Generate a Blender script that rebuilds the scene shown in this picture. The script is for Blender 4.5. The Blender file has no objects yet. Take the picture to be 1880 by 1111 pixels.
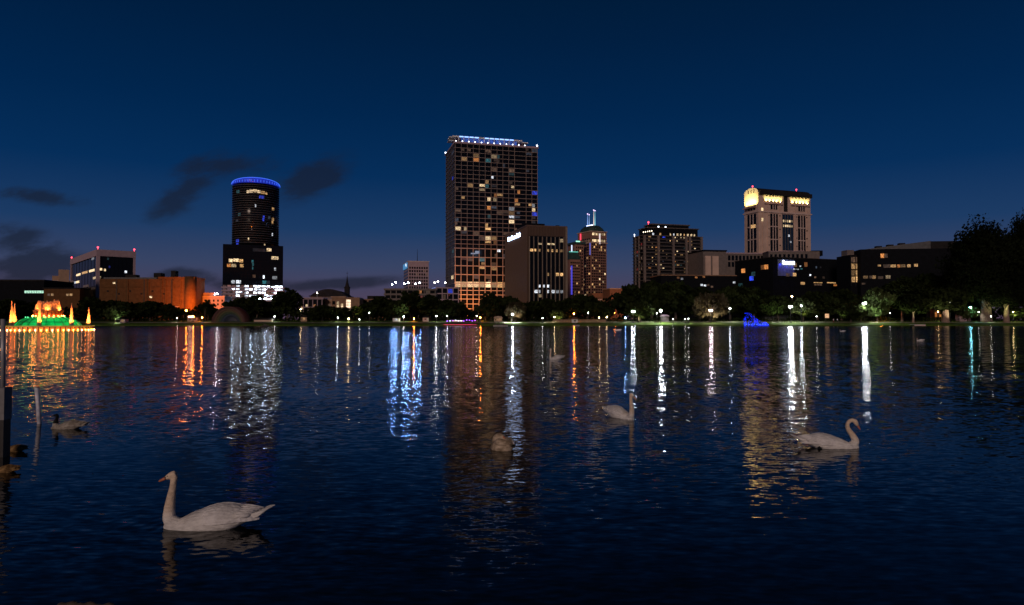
import bpy, math, random
from mathutils import Vector, Matrix
R = math.radians
scene = bpy.context.scene
COL = scene.collection
random.seed(7)
# ------------------------------------------------------------------ camera
F = 1270.0
TILT = math.atan(31.5 / F)
CAMZ = 2.5
cd = bpy.data.cameras.new("camera")
cam = bpy.data.objects.new("camera", cd)
COL.objects.link(cam)
cam.location = (0, 0, CAMZ)
cam.rotation_euler = (R(90) + TILT, 0, 0)
cd.sensor_width = 36
cd.lens = 36 * F / 1880
cd.clip_end = 9000
cd.clip_start = 0.05
scene.camera = cam
CT, ST = math.cos(TILT), math.sin(TILT)


def ray(px, py):
    a = (px - 940) / F
    b = (555.5 - py) / F
    return a, CT - b * ST, ST + b * CT


def at(px, py, Y):
    a, y, z = ray(px, py)
    s = Y / y
    return Vector((a * s, Y, CAMZ + z * s))


def zat(px, py, Y):
    return at(px, py, Y).z


def onwater(px, py):
    a, y, z = ray(px, py)
    s = -CAMZ / z
    return Vector((a * s, y * s, 0))


# ------------------------------------------------------------------ helpers
def tag(o, label=None, cat=None, group=None, kind=None):
    if label: o["label"] = label
    if cat: o["category"] = cat
    if group: o["group"] = group
    if kind: o["kind"] = kind
    return o


def empty(name, loc, rz=0, label=None, cat=None, group=None):
    o = bpy.data.objects.new(name, None)
    o.empty_display_size = 0.5
    COL.objects.link(o)
    o.location = loc
    o.rotation_euler = (0, 0, rz)
    return tag(o, label, cat, group)


class MB:
    def __init__(s):
        s.v = []; s.f = []

    def box(s, x0, x1, y0, y1, z0, z1):
        n = len(s.v)
        s.v += [(x0, y0, z0), (x1, y0, z0), (x1, y1, z0), (x0, y1, z0), (x0, y0, z1), (x1, y0, z1), (x1, y1, z1), (x0, y1, z1)]
        s.f += [(n, n + 3, n + 2, n + 1), (n + 4, n + 5, n + 6, n + 7), (n, n + 1, n + 5, n + 4), (n + 1, n + 2, n + 6, n + 5), (n + 2, n + 3, n + 7, n + 6), (n + 3, n, n + 4, n + 7)]
        return s

    def prism(s, pts, z0, z1):
        n = len(s.v); k = len(pts)
        s.v += [(x, y, z0) for x, y in pts] + [(x, y, z1) for x, y in pts]
        s.f += [tuple(range(n + k - 1, n - 1, -1)), tuple(range(n + k, n + 2 * k))]
        for i in range(k):
            j = (i + 1) % k
            s.f.append((n + i, n + j, n + k + j, n + k + i))
        return s

    def tube(s, pts, rad, seg=8, cap=True, flat=1.0):
        pts = [Vector(p) for p in pts]
        if not isinstance(rad, (list, tuple)): rad = [rad] * len(pts)
        n = len(s.v)
        up = Vector((0.13, 0.99, 0.07))
        for i, p in enumerate(pts):
            d = (pts[min(i + 1, len(pts) - 1)] - pts[max(i - 1, 0)])
            d = d.normalized() if d.length > 1e-9 else Vector((0, 0, 1))
            a = d.cross(up)
            if a.length < 0.05: a = d.cross(Vector((1, 0, 0)))
            a.normalize(); b = d.cross(a).normalized()
            for k in range(seg):
                t = 2 * math.pi * k / seg
                s.v.append(tuple(p + a * (math.cos(t) * rad[i]) + b * (math.sin(t) * rad[i] * flat)))
        for i in range(len(pts) - 1):
            for k in range(seg):
                k2 = (k + 1) % seg
                s.f.append((n + i * seg + k, n + i * seg + k2, n + (i + 1) * seg + k2, n + (i + 1) * seg + k))
        if cap:
            s.f.append(tuple(n + k for k in range(seg - 1, -1, -1)))
            m = n + (len(pts) - 1) * seg
            s.f.append(tuple(m + k for k in range(seg)))
        return s

    def lathe(s, prof, seg=24, c=(0, 0), caps=True, a0=0.0, a1=2 * math.pi):
        n = len(s.v)
        full = abs(a1 - a0 - 2 * math.pi) < 1e-6
        m = seg if full else seg + 1
        for r, z in prof:
            for k in range(m):
                t = a0 + (a1 - a0) * k / seg
                s.v.append((c[0] + r * math.cos(t), c[1] + r * math.sin(t), z))
        for i in range(len(prof) - 1):
            for k in range(seg):
                k2 = (k + 1) % m
                s.f.append((n + i * m + k, n + i * m + k2, n + (i + 1) * m + k2, n + (i + 1) * m + k))
        if caps and full:
            s.f.append(tuple(n + k for k in range(m - 1, -1, -1)))
            q = n + (len(prof) - 1) * m
            s.f.append(tuple(q + k for k in range(m)))
        return s

    def ball(s, c, r, seg=8, rings=6, sc=(1, 1, 1)):
        prof = []
        n = len(s.v)
        for i in range(rings + 1):
            t = math.pi * i / rings
            rr = max(1e-4, math.sin(t)); z = -math.cos(t)
            for k in range(seg):
                a = 2 * math.pi * k / seg
                s.v.append((c[0] + r * rr * math.cos(a) * sc[0], c[1] + r * rr * math.sin(a) * sc[1], c[2] + r * z * sc[2]))
        for i in range(rings):
            for k in range(seg):
                k2 = (k + 1) % seg
                s.f.append((n + i * seg + k, n + i * seg + k2, n + (i + 1) * seg + k2, n + (i + 1) * seg + k))
        return s

    def quad(s, c, u, v):
        n = len(s.v)
        s.v += [tuple(c - u - v), tuple(c + u - v), tuple(c + u + v), tuple(c - u + v)]
        s.f.append((n, n + 1, n + 2, n + 3))

    def build(s, name, mat, parent=None, smooth=False, loc=None):
        me = bpy.data.meshes.new(name)
        me.from_pydata(s.v, [], s.f)
        me.update()
        if smooth: me.polygons.foreach_set("use_smooth", [True] * len(me.polygons))
        o = bpy.data.objects.new(name, me)
        COL.objects.link(o)
        if mat: me.materials.append(mat)
        if parent: o.parent = parent
        if loc is not None: o.location = loc
        return o


def copy_tree(o, parent=None):
    c = o.copy()
    COL.objects.link(c)
    if parent is not None: c.parent = parent
    for ch in [x for x in o.children]:
        copy_tree(ch, c)
    return c


# ------------------------------------------------------------------ materials
def lin(c):
    return tuple((x / 255 / 12.92 if x / 255 <= 0.04045 else ((x / 255 + 0.055) / 1.055) ** 2.4) for x in c)


def newmat(name):
    m = bpy.data.materials.new(name)
    m.use_nodes = True
    nt = m.node_tree
    return m, nt, nt.nodes["Principled BSDF"]


def mat(name, col, rough=0.7, metal=0.0, var=0.25, scale=0.6, bump=0.0, spec=0.5, trans=0.0, detail=5, coat=0):
    """surface with a noisy base colour (dirt and wear)"""
    m, nt, b = newmat(name)
    N, L = nt.nodes, nt.links
    tc = N.new("ShaderNodeTexCoord")
    nz = N.new("ShaderNodeTexNoise"); nz.inputs["Scale"].default_value = scale; nz.inputs["Detail"].default_value = detail
    L.new(tc.outputs["Object"], nz.inputs["Vector"])
    cr = N.new("ShaderNodeValToRGB")
    cr.color_ramp.elements[0].position = 0.3; cr.color_ramp.elements[1].position = 0.7
    cr.color_ramp.elements[0].color = tuple(max(0, x * (1 - var)) for x in col) + (1,)
    cr.color_ramp.elements[1].color = tuple(min(1, x * (1 + var)) for x in col) + (1,)
    L.new(nz.outputs["Fac"], cr.inputs["Fac"])
    L.new(cr.outputs["Color"], b.inputs["Base Color"])
    b.inputs["Roughness"].default_value = rough
    b.inputs["Metallic"].default_value = metal
    b.inputs["Specular IOR Level"].default_value = spec
    if trans: 
        b.inputs["Transmission Weight"].default_value = trans
    if bump:
        bp = N.new("ShaderNodeBump"); bp.inputs["Strength"].default_value = bump; bp.inputs["Distance"].default_value = 0.05
        L.new(nz.outputs["Fac"], bp.inputs["Height"]); L.new(bp.outputs["Normal"], b.inputs["Normal"])
    return m


def glow(name, col, strength, sample=False, var=0.0, scale=1.0, base=(0.05, 0.05, 0.05)):
    """something that gives off light; var > 0 = uneven, like a furnished room or spotty lamps"""
    m, nt, b = newmat(name)
    N, L = nt.nodes, nt.links
    b.inputs["Base Color"].default_value = base + (1,)
    b.inputs["Roughness"].default_value = 0.3
    b.inputs["Emission Color"].default_value = tuple(col) + (1,)
    b.inputs["Emission Strength"].default_value = strength
    if var:
        tc = N.new("ShaderNodeTexCoord")
        mp = N.new("ShaderNodeMapping"); mp.inputs["Scale"].default_value = (scale, scale, scale * 0.9)
        nz = N.new("ShaderNodeTexNoise"); nz.inputs["Scale"].default_value = 1.0; nz.inputs["Detail"].default_value = 3; nz.inputs["Roughness"].default_value = 0.7
        L.new(tc.outputs["Object"], mp.inputs["Vector"]); L.new(mp.outputs["Vector"], nz.inputs["Vector"])
        mr = N.new("ShaderNodeMapRange")
        mr.inputs["From Min"].default_value = 0.36; mr.inputs["From Max"].default_value = 0.68
        mr.inputs["To Min"].default_value = strength * (1 - var); mr.inputs["To Max"].default_value = strength * (1 + var)
        L.new(nz.outputs["Fac"], mr.inputs["Value"]); L.new(mr.outputs["Result"], b.inputs["Emission Strength"])
    try:
        m.cycles.emission_sampling = 'AUTO' if sample else 'NONE'
    except Exception:
        pass
    return m


M = {}
# stone, brick, metal
M["slab"] = mat("slab_concrete", (0.30, 0.23, 0.20), 0.8, var=0.15)
M["slab_dark"] = mat("slab_dark", (0.10, 0.085, 0.08), 0.8)
M["pale"] = mat("pale_concrete", (0.40, 0.29, 0.33), 0.8, var=0.12)
M["pinkstone"] = mat("pink_stone", (0.60, 0.43, 0.35), 0.8, var=0.12, scale=0.2)
M["pinkstone_pale"] = mat("pale_stone_trim", (0.62, 0.47, 0.42), 0.8, var=0.1)
M["brown"] = mat("brown_metal_panel", (0.075, 0.040, 0.024), 0.55, var=0.15, scale=0.15)
M["brown_rib"] = mat("brown_rib", (0.12, 0.070, 0.048), 0.5, var=0.1)
M["brick"] = mat("brick", (0.20, 0.085, 0.045), 0.85, var=0.2)
M["tanbrick"] = mat("tan_brick", (0.26, 0.15, 0.09), 0.85, var=0.2)
M["tan"] = mat("tan_render", (0.42, 0.27, 0.18), 0.85, var=0.12)
M["domestone"] = mat("rose_granite", (0.30, 0.15, 0.11), 0.7, var=0.15)
M["copper"] = mat("green_copper_roof", (0.03, 0.06, 0.055), 0.5, var=0.3)
M["darkroof"] = mat("dark_roof", (0.022, 0.02, 0.02), 0.85, var=0.3, spec=0.1)
M["dark"] = mat("dark_cladding", (0.006, 0.007, 0.010), 0.8, var=0.3, spec=0.08)
M["grey"] = mat("grey_concrete", (0.16, 0.13, 0.12), 0.8, var=0.2)
M["white"] = mat("white_paint", (0.7, 0.68, 0.66), 0.6, var=0.08)
M["fin"] = mat("pale_metal_fin", (0.22, 0.17, 0.13), 0.45, var=0.1)
M["metal"] = mat("dark_metal", (0.03, 0.03, 0.032), 0.45, metal=0.6, var=0.3)
M["palemetal"] = mat("galvanised_metal", (0.4, 0.4, 0.42), 0.45, metal=0.3, var=0.2, scale=6)
M["glass"] = mat("dark_glass", (0.005, 0.006, 0.008), 0.14, var=0.2, spec=0.16)
M["hallbrick"] = mat("hall_brick", (0.125, 0.06, 0.025), 0.9, var=0.2, spec=0.1)
M["glass_blue"] = mat("blue_glass", (0.008, 0.016, 0.026), 0.12, var=0.2, spec=0.8)
# light
M["w_warm"] = glow("lit_room_warm", (1.0, 0.56, 0.22), 0.5, var=0.98, scale=1.9)
M["w_amber"] = glow("lit_room_amber", (1.0, 0.36, 0.09), 0.42, var=0.95, scale=1.9)
M["w_cream"] = glow("lit_room_cream", (1.0, 0.72, 0.40), 0.8, var=0.98, scale=1.9)
M["w_white"] = glow("lit_room_white", (0.85, 0.9, 1.0), 0.8, var=0.95, scale=1.9)
M["w_teal"] = glow("lit_room_teal", (0.08, 0.55, 0.65), 0.13, var=0.9, scale=0.8)
M["w_blue"] = glow("lit_room_blue", (0.03, 0.08, 1.0), 0.5, var=0.8, scale=0.8)
M["w_red"] = glow("lit_room_red", (1.0, 0.08, 0.05), 0.10, var=0.8, scale=0.8)
M["w_dim"] = glow("lit_room_dim", (0.9, 0.5, 0.3), 0.06, var=0.9, scale=0.8)
M["w_dimb"] = glow("lit_room_dim_blue", (0.4, 0.6, 0.9), 0.035, var=0.9, scale=0.8)
M["garage_white"] = glow("garage_lights", (0.80, 0.88, 1.0), 2.4, var=0.98, scale=0.45)
M["garage_red"] = glow("garage_reddish", (0.8, 0.35, 0.3), 0.12, var=0.9, scale=0.4)
M["crown_blue"] = glow("blue_crown_light", (0.012, 0.05, 1.0), 0.40, sample=False, var=0.25, scale=0.3)
M["crown_bluebright"] = glow("bright_blue_crown_light", (0.05, 0.16, 1.0), 1.1)
M["sign_white"] = glow("white_sign_light", (0.75, 0.85, 1.0), 7.0, sample=True)
M["sign_blue"] = glow("blue_white_sign_light", (0.45, 0.62, 1.0), 11.0, sample=True)
M["sky_strip"] = glow("blue_white_strip_light", (0.25, 0.45, 1.0), 2.2)
M["dot_white"] = glow("white_point_light", (0.8, 0.88, 1.0), 6.0)
M["red_beacon"] = glow("red_beacon", (1.0, 0.05, 0.08), 6.0)
M["lamp_white"] = glow("lamp_globe_white", (0.86, 0.92, 1.0), 200, sample=True)
M["lamp_bright"] = glow("lamp_globe_bright", (0.90, 0.94, 1.0), 420, sample=True)
M["lamp_pink"] = glow("lamp_globe_pinkish", (1.0, 0.78, 0.85), 150, sample=True)
M["lamp_warm"] = glow("lamp_globe_warm", (1.0, 0.66, 0.30), 80, sample=True)
M["lamp_orange"] = glow("lamp_globe_orange", (1.0, 0.18, 0.02), 330, sample=True)
M["lamp_dim"] = glow("lamp_globe_dim", (0.95, 0.88, 0.78), 45, sample=True)
M["lamp_teal"] = glow("lamp_teal", (0.25, 0.75, 0.85), 140, sample=True)
M["lamp_bluewhite"] = glow("lamp_blue_white", (0.20, 0.42, 1.0), 520, sample=True)
M["blue_bulb"] = glow("blue_bulb", (0.003, 0.02, 1.0), 8, sample=True)
M["bulb_orange"] = glow("orange_bulb", (1.0, 0.26, 0.03), 95, sample=True)
M["bulb_pale"] = glow("pale_bulb", (1.0, 0.45, 0.18), 50, sample=True)


# foliage
def foliage(name, c0, c1, tr=0.35):
    m = bpy.data.materials.new(name); m.use_nodes = True
    nt = m.node_tree; N, L = nt.nodes, nt.links
    N.clear()
    out = N.new("ShaderNodeOutputMaterial")
    tc = N.new("ShaderNodeTexCoord")
    nz = N.new("ShaderNodeTexNoise"); nz.inputs["Scale"].default_value = 0.9; nz.inputs["Detail"].default_value = 4
    L.new(tc.outputs["Object"], nz.inputs["Vector"])
    cr = N.new("ShaderNodeValToRGB"); cr.color_ramp.elements[0].position = 0.35; cr.color_ramp.elements[1].position = 0.65
    cr.color_ramp.elements[0].color = c0 + (1,); cr.color_ramp.elements[1].color = c1 + (1,)
    L.new(nz.outputs["Fac"], cr.inputs["Fac"])
    d = N.new("ShaderNodeBsdfDiffuse"); t = N.new("ShaderNodeBsdfTranslucent")
    L.new(cr.outputs["Color"], d.inputs["Color"]); L.new(cr.outputs["Color"], t.inputs["Color"])
    mx = N.new("ShaderNodeMixShader"); mx.inputs[0].default_value = tr
    L.new(d.outputs[0], mx.inputs[1]); L.new(t.outputs[0], mx.inputs[2]); L.new(mx.outputs[0], out.inputs["Surface"])
    return m


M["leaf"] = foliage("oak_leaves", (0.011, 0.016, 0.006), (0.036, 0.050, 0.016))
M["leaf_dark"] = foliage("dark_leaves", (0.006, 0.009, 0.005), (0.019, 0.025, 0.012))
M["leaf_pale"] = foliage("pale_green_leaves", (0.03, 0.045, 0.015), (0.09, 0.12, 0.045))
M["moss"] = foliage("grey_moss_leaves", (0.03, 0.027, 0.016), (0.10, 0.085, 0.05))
M["bark"] = mat("bark", (0.10, 0.07, 0.055), 0.9, var=0.4, scale=3)
M["bark_pale"] = mat("pale_bark", (0.24, 0.16, 0.13), 0.9, var=0.3, scale=3)
M["cloth_white"] = mat("white_cloth", (0.6, 0.6, 0.62), 0.9)
M["cloth_dark"] = mat("dark_trousers", (0.03, 0.02, 0.03), 0.9)
M["cloth_red"] = mat("red_cloth", (0.25, 0.02, 0.03), 0.9)
M["skin"] = mat("skin", (0.45, 0.27, 0.2), 0.6, var=0.05)

# ------------------------------------------------------------------ world: dusk sky with a few low clouds
w = bpy.data.worlds.new("World"); scene.world = w; w.use_nodes = True
nt = w.node_tree; N, L = nt.nodes, nt.links
N.clear()
wo = N.new("ShaderNodeOutputWorld"); bg = N.new("ShaderNodeBackground"); L.new(bg.outputs[0], wo.inputs[0])
tc = N.new("ShaderNodeTexCoord"); sp = N.new("ShaderNodeSeparateXYZ"); L.new(tc.outputs["Generated"], sp.inputs[0])


def mth(op, a, b=None, c=None, clamp=False):
    n = N.new("ShaderNodeMath"); n.operation = op; n.use_clamp = clamp
    for i, v in enumerate((a, b, c)):
        if v is None: continue
        if isinstance(v, (int, float)): n.inputs[i].default_value = v
        else: L.new(v, n.inputs[i])
    return n.outputs[0]


SX, SY, SZ = sp.outputs
ramp = N.new("ShaderNodeValToRGB")
L.new(mth('MULTIPLY', SZ, 1.6, clamp=True), ramp.inputs["Fac"])
els = ramp.color_ramp.elements
stops = [(0.0, (84, 66, 84)), (0.055, (72, 65, 90)), (0.12, (55, 67, 99)), (0.20, (27, 58, 99)), (0.32, (4, 45, 89)),
         (0.45, (0, 37, 77)), (0.6, (0, 30, 64)), (0.72, (0, 26, 54)), (1.0, (1, 9, 18))]
els[0].position = stops[0][0]; els[0].color = lin(stops[0][1]) + (1,)
els[1].position = 1.0; els[1].color = lin(stops[-1][1]) + (1,)
for p, c in stops[1:-1]:
    e = els.new(p); e.color = lin(c) + (1,)
# a faint afterglow of the sun below the horizon, from the physical sky
skyt = N.new("ShaderNodeTexSky"); skyt.sky_type = 'NISHITA'; skyt.sun_disc = False
skyt.sun_elevation = R(-4); skyt.sun_rotation = R(20)
skm = N.new("ShaderNodeVectorMath"); skm.operation = 'SCALE'; L.new(skyt.outputs[0], skm.inputs[0]); skm.inputs["Scale"].default_value = 0.008
addc = N.new("ShaderNodeVectorMath"); addc.operation = 'ADD'; L.new(ramp.outputs["Color"], addc.inputs[0]); L.new(skm.outputs[0], addc.inputs[1])
# clouds, placed by direction
sy = mth('MAXIMUM', SY, 0.05)
U = mth('DIVIDE', SX, sy); V = mth('DIVIDE', SZ, sy)
cb = N.new("ShaderNodeCombineXYZ"); L.new(mth('ADD', mth('MULTIPLY', U, 8.5), mth('MULTIPLY', V, 9.0)), cb.inputs[0]); L.new(mth('SUBTRACT', mth('MULTIPLY', V, 24.0), mth('MULTIPLY', U, 7.0)), cb.inputs[1])
cn = N.new("ShaderNodeTexNoise"); cn.inputs["Scale"].default_value = 1.0; cn.inputs["Detail"].default_value = 8; cn.inputs["Roughness"].default_value = 0.6
L.new(cb.outputs[0], cn.inputs["Vector"])
tot = None
for (cx, cy, a, b_, rot, amp) in [(335, 345, 92, 40, 46, 1.05), (462, 298, 80, 30, 5, .6), (568, 332, 95, 36, 26, 1.05), (40, 356, 130, 17, -6, 1.0), (30, 440, 120, 34, -14, 1.0),
                                  (60, 492, 120, 22, 0, 1.1), (330, 505, 52, 16, 0, 1.1), (620, 522, 150, 13, 5, 1.0), (440, 520, 90, 16, 0, .9), (0, 530, 240, 16, 0, .8)]:
    u0 = (cx - 940) / F; v0 = (587 - cy) / F
    ca, sa = math.cos(R(rot)), math.sin(R(rot))
    du = mth('SUBTRACT', U, u0); dv = mth('SUBTRACT', V, v0)
    p = mth('ADD', mth('MULTIPLY', du, ca * F / a), mth('MULTIPLY', dv, sa * F / a))
    q = mth('SUBTRACT', mth('MULTIPLY', dv, ca * F / b_), mth('MULTIPLY', du, sa * F / b_))
    r2 = mth('ADD', mth('MULTIPLY', p, p), mth('MULTIPLY', q, q))
    e = mth('MULTIPLY', mth('EXPONENT', mth('MULTIPLY', r2, -1.0)), amp)
    tot = e if tot is None else mth('ADD', tot, e)
den = N.new("ShaderNodeMapRange"); den.interpolation_type = 'SMOOTHSTEP'
den.inputs["From Min"].default_value = 0.26; den.inputs["From Max"].default_value = 1.0
den.inputs["To Max"].default_value = 0.72
L.new(mth('MULTIPLY', tot, mth('MULTIPLY', mth('SUBTRACT', cn.outputs["Fac"], 0.18), 3.1)), den.inputs["Value"])
mixc = N.new("ShaderNodeMix"); mixc.data_type = 'RGBA'
L.new(mth('MULTIPLY', den.outputs["Result"], mth('GREATER_THAN', SY, 0.05)), mixc.inputs["Factor"])
L.new(addc.outputs[0], mixc.inputs["A"]); mixc.inputs["B"].default_value = lin((24, 30, 44)) + (1,)
L.new(mixc.outputs["Result"], bg.inputs["Color"]); bg.inputs["Strength"].default_value = 1.0
w.cycles.sampling_method = 'MANUAL'; w.cycles.sample_map_resolution = 256

# the town's own glow behind the viewer, low and warm
sd = bpy.data.lights.new("sun", 'SUN'); sd.energy = 0.9; sd.angle = R(12); sd.color = (1.0, 0.74, 0.60)
so = bpy.data.objects.new("sun", sd); COL.objects.link(so)
so.location = (-40, -60, 60)
so.rotation_euler = (R(74), 0, R(-14))

scene.view_settings.view_transform = 'Standard'; scene.view_settings.look = 'None'
scene.view_settings.exposure = 0; scene.view_settings.gamma = 1
scene.cycles.use_denoising = True
scene.cycles.denoiser = 'OPENIMAGEDENOISE'
scene.cycles.max_bounces = 6; scene.cycles.diffuse_bounces = 2; scene.cycles.glossy_bounces = 3; scene.cycles.transparent_max_bounces = 24
scene.cycles.caustics_reflective = False; scene.cycles.caustics_refractive = False
scene.cycles.sample_clamp_indirect = 6.0

# ------------------------------------------------------------------ water
SHORE = 280.0


def water_mat():
    m, nt, b = newmat("lake_water")
    N, L = nt.nodes, nt.links
    b.inputs["Base Color"].default_value = (0.0042, 0.0040, 0.0030, 1)
    b.inputs["IOR"].default_value = 1.33
    b.inputs["Specular IOR Level"].default_value = 0.30
    geo = N.new("ShaderNodeNewGeometry")
    sep = N.new("ShaderNodeSeparateXYZ"); L.new(geo.outputs["Position"], sep.inputs[0])

    def noise(scx, scy, rot, detail, seed, rough=0.55):
        mp = N.new("ShaderNodeMapping"); mp.inputs["Rotation"].default_value = (0, 0, R(rot)); mp.inputs["Scale"].default_value = (scx, scy, 1)
        mp.inputs["Location"].default_value = (seed, seed * 1.7, 0)
        n = N.new("ShaderNodeTexNoise"); n.inputs["Scale"].default_value = 1; n.inputs["Detail"].default_value = detail; n.inputs["Roughness"].default_value = rough
        L.new(geo.outputs["Position"], mp.inputs["Vector"]); L.new(mp.outputs["Vector"], n.inputs["Vector"])
        s = N.new("ShaderNodeVectorMath"); s.operation = 'SUBTRACT'; L.new(n.outputs["Color"], s.inputs[0]); s.inputs[1].default_value = (0.5, 0.5, 0.5)
        return s.outputs[0], n.outputs["Fac"]

    def scale(v, k):
        s = N.new("ShaderNodeVectorMath"); s.operation = 'MULTIPLY'; L.new(v, s.inputs[0])
        s.inputs[1].default_value = k
        return s.outputs[0]

    def add(a, b_):
        s = N.new("ShaderNodeVectorMath"); s.operation = 'ADD'; L.new(a, s.inputs[0]); L.new(b_, s.inputs[1]); return s.outputs[0]

    fine, _ = noise(4.4, 12.0, 6, 2.0, 3.1, 0.55)
    med, _ = noise(2.2, 6.6, -9, 2.0, 11.3)
    swell, _ = noise(0.30, 0.85, 5, 2.0, 23.7)
    # calmer and livelier patches
    _, patch = noise(0.035, 0.09, 12, 2.0, 41.0)
    mr = N.new("ShaderNodeMapRange"); mr.inputs["From Min"].default_value = 0.35; mr.inputs["From Max"].default_value = 0.65
    mr.inputs["To Min"].default_value = 0.50; mr.inputs["To Max"].default_value = 1.45
    L.new(patch, mr.inputs["Value"])
    def ramp_(a0, a1, v0, v1):
        r = N.new("ShaderNodeMapRange"); r.interpolation_type = 'SMOOTHSTEP'
        r.inputs["From Min"].default_value = a0; r.inputs["From Max"].default_value = a1; r.inputs["To Min"].default_value = v0; r.inputs["To Max"].default_value = v1
        L.new(sep.outputs["Y"], r.inputs["Value"]); return r.outputs[0]

    def wscale(v_, w_):
        q = N.new("ShaderNodeVectorMath"); q.operation = 'SCALE'; L.new(v_, q.inputs[0]); L.new(w_, q.inputs["Scale"]); return q.outputs[0]
    # open water further out carries longer chop
    chop, chopf = noise(3.4, 1.5, 3, 2.0, 57.0, 0.6)
    far, _ = noise(1.5, 0.13, -2, 2.0, 73.0, 0.6)
    near_ = wscale(add(scale(fine, (0.24, 0.42, 0)), scale(med, (0.09, 0.15, 0))), ramp_(16, 50, 1.0, 0.35))
    v = add(near_, add(wscale(scale(chop, (0.30, 0.50, 0)), ramp_(11, 30, 0.0, 1.0)), wscale(scale(far, (0.26, 0.46, 0)), ramp_(45, 110, 0.0, 1.0))))
    v = add(v, scale(swell, (0.012, 0.03, 0)))
    # the far half of the lake lies in the lee of the park: smaller ripples
    lee = N.new("ShaderNodeMapRange"); lee.inputs["From Min"].default_value = 20; lee.inputs["From Max"].default_value = 200
    lee.inputs["To Min"].default_value = 0.66; lee.inputs["To Max"].default_value = 0.45
    L.new(sep.outputs["Y"], lee.inputs["Value"])
    k = N.new("ShaderNodeMath"); k.operation = 'MULTIPLY'; L.new(mr.outputs[0], k.inputs[0]); L.new(lee.outputs[0], k.inputs[1])
    sv = N.new("ShaderNodeVectorMath"); sv.operation = 'SCALE'; L.new(v, sv.inputs[0]); L.new(k.outputs[0], sv.inputs["Scale"])
    # rings spreading from the swimming birds
    def mnode(op, a, b_=None):
        n = N.new("ShaderNodeMath"); n.operation = op
        for i, q in enumerate((a, b_)):
            if q is None: continue
            if isinstance(q, (int, float)): n.inputs[i].default_value = q
            else: L.new(q, n.inputs[i])
        return n.outputs[0]
    acc = sv.outputs[0]
    for (px, py, sz, lam, amp) in [(350, 972, .55, .17, .10), (1545, 822, .5, .19, .11), (922, 827, .25, .15, .10), (1142, 768, .5, .22, .08), (110, 788, .3, .2, .08), (20, 830, .3, .18, .07)]:
        c = onwater(px, py)
        d = N.new("ShaderNodeVectorMath"); d.operation = 'SUBTRACT'; L.new(geo.outputs["Position"], d.inputs[0]); d.inputs[1].default_value = (c.x, c.y, 0)
        ln = N.new("ShaderNodeVectorMath"); ln.operation = 'LENGTH'; L.new(d.outputs[0], ln.inputs[0])
        un = N.new("ShaderNodeVectorMath"); un.operation = 'NORMALIZE'; L.new(d.outputs[0], un.inputs[0])
        dist = ln.outputs["Value"]
        wv = mnode('SINE', mnode('MULTIPLY', mnode('ADD', dist, 0.0), 6.283 / lam))
        fall = mnode('EXPONENT', mnode('MULTIPLY', mnode('MAXIMUM', mnode('SUBTRACT', dist, sz), 0.0), -1.5))
        am = mnode('MULTIPLY', mnode('MULTIPLY', mnode('MULTIPLY', wv, fall), amp * 2.6), mnode('MAXIMUM', mnode('SUBTRACT', chopf, 0.38), 0.0))
        sc1 = N.new("ShaderNodeVectorMath"); sc1.operation = 'SCALE'; L.new(un.outputs[0], sc1.inputs[0]); L.new(am, sc1.inputs["Scale"])
        acc = add(acc, sc1.outputs[0])
    nv = N.new("ShaderNodeVectorMath"); nv.operation = 'ADD'; L.new(acc, nv.inputs[0]); nv.inputs[1].default_value = (0, 0, 1)
    nn = N.new("ShaderNodeVectorMath"); nn.operation = 'NORMALIZE'; L.new(nv.outputs[0], nn.inputs[0])
    L.new(nn.outputs[0], b.inputs["Normal"])
    ro = N.new("ShaderNodeMapRange"); ro.inputs["From Min"].default_value = 8; ro.inputs["From Max"].default_value = 150
    ro.inputs["To Min"].default_value = 0.05; ro.inputs["To Max"].default_value = 0.16
    L.new(sep.outputs["Y"], ro.inputs["Value"]); L.new(ro.outputs[0], b.inputs["Roughness"])
    return m


wm = MB()
wm.v = [(-2500, -60, 0), (2500, -60, 0), (2500, SHORE + 6, 0), (-2500, SHORE + 6, 0)]; wm.f = [(0, 1, 2, 3)]
tag(wm.build("water", water_mat()), "dark rippled lake water", kind="structure")

# ------------------------------------------------------------------ ground: grassy bank, then the town's ground
def grass_mat():
    m, nt, b = newmat("park_grass")
    N, L = nt.nodes, nt.links
    geo = N.new("ShaderNodeNewGeometry")
    n1 = N.new("ShaderNodeTexNoise"); n1.inputs["Scale"].default_value = 0.35; n1.inputs["Detail"].default_value = 6
    L.new(geo.outputs["Position"], n1.inputs["Vector"])
    cr = N.new("ShaderNodeValToRGB"); cr.color_ramp.elements[0].position = .3; cr.color_ramp.elements[1].position = .7
    cr.color_ramp.elements[0].color = (0.035, 0.070, 0.008, 1); cr.color_ramp.elements[1].color = (0.08, 0.135, 0.018, 1)
    L.new(n1.outputs["Fac"], cr.inputs["Fac"]); L.new(cr.outputs["Color"], b.inputs["Base Color"])
    b.inputs["Roughness"].default_value = 0.9; b.inputs["Specular IOR Level"].default_value = 0.1
    return m


gm = MB()
rows = [(SHORE, -0.6), (SHORE + 0.05, 0.42), (SHORE + 0.7, 0.50), (SHORE + 6, 0.95), (SHORE + 16, 1.6), (SHORE + 30, 2.0), (SHORE + 60, 2.1), (700, 2.1), (4500, 2.1)]
xs = [-3500, -1200] + [-420 + 12 * i for i in range(71)] + [1200, 3500]


def shore_off(x):
    return 2.2 * math.sin(x * 0.031) + 1.2 * math.sin(x * 0.083 + 1)


def ground_z(x, y):
    y = y - shore_off(x)
    for i in range(len(rows) - 1):
        if rows[i][0] <= y <= rows[i + 1][0]:
            t = (y - rows[i][0]) / (rows[i + 1][0] - rows[i][0])
            return rows[i][1] * (1 - t) + rows[i + 1][1] * t
    return 2.1 if y > 700 else 0


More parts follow.
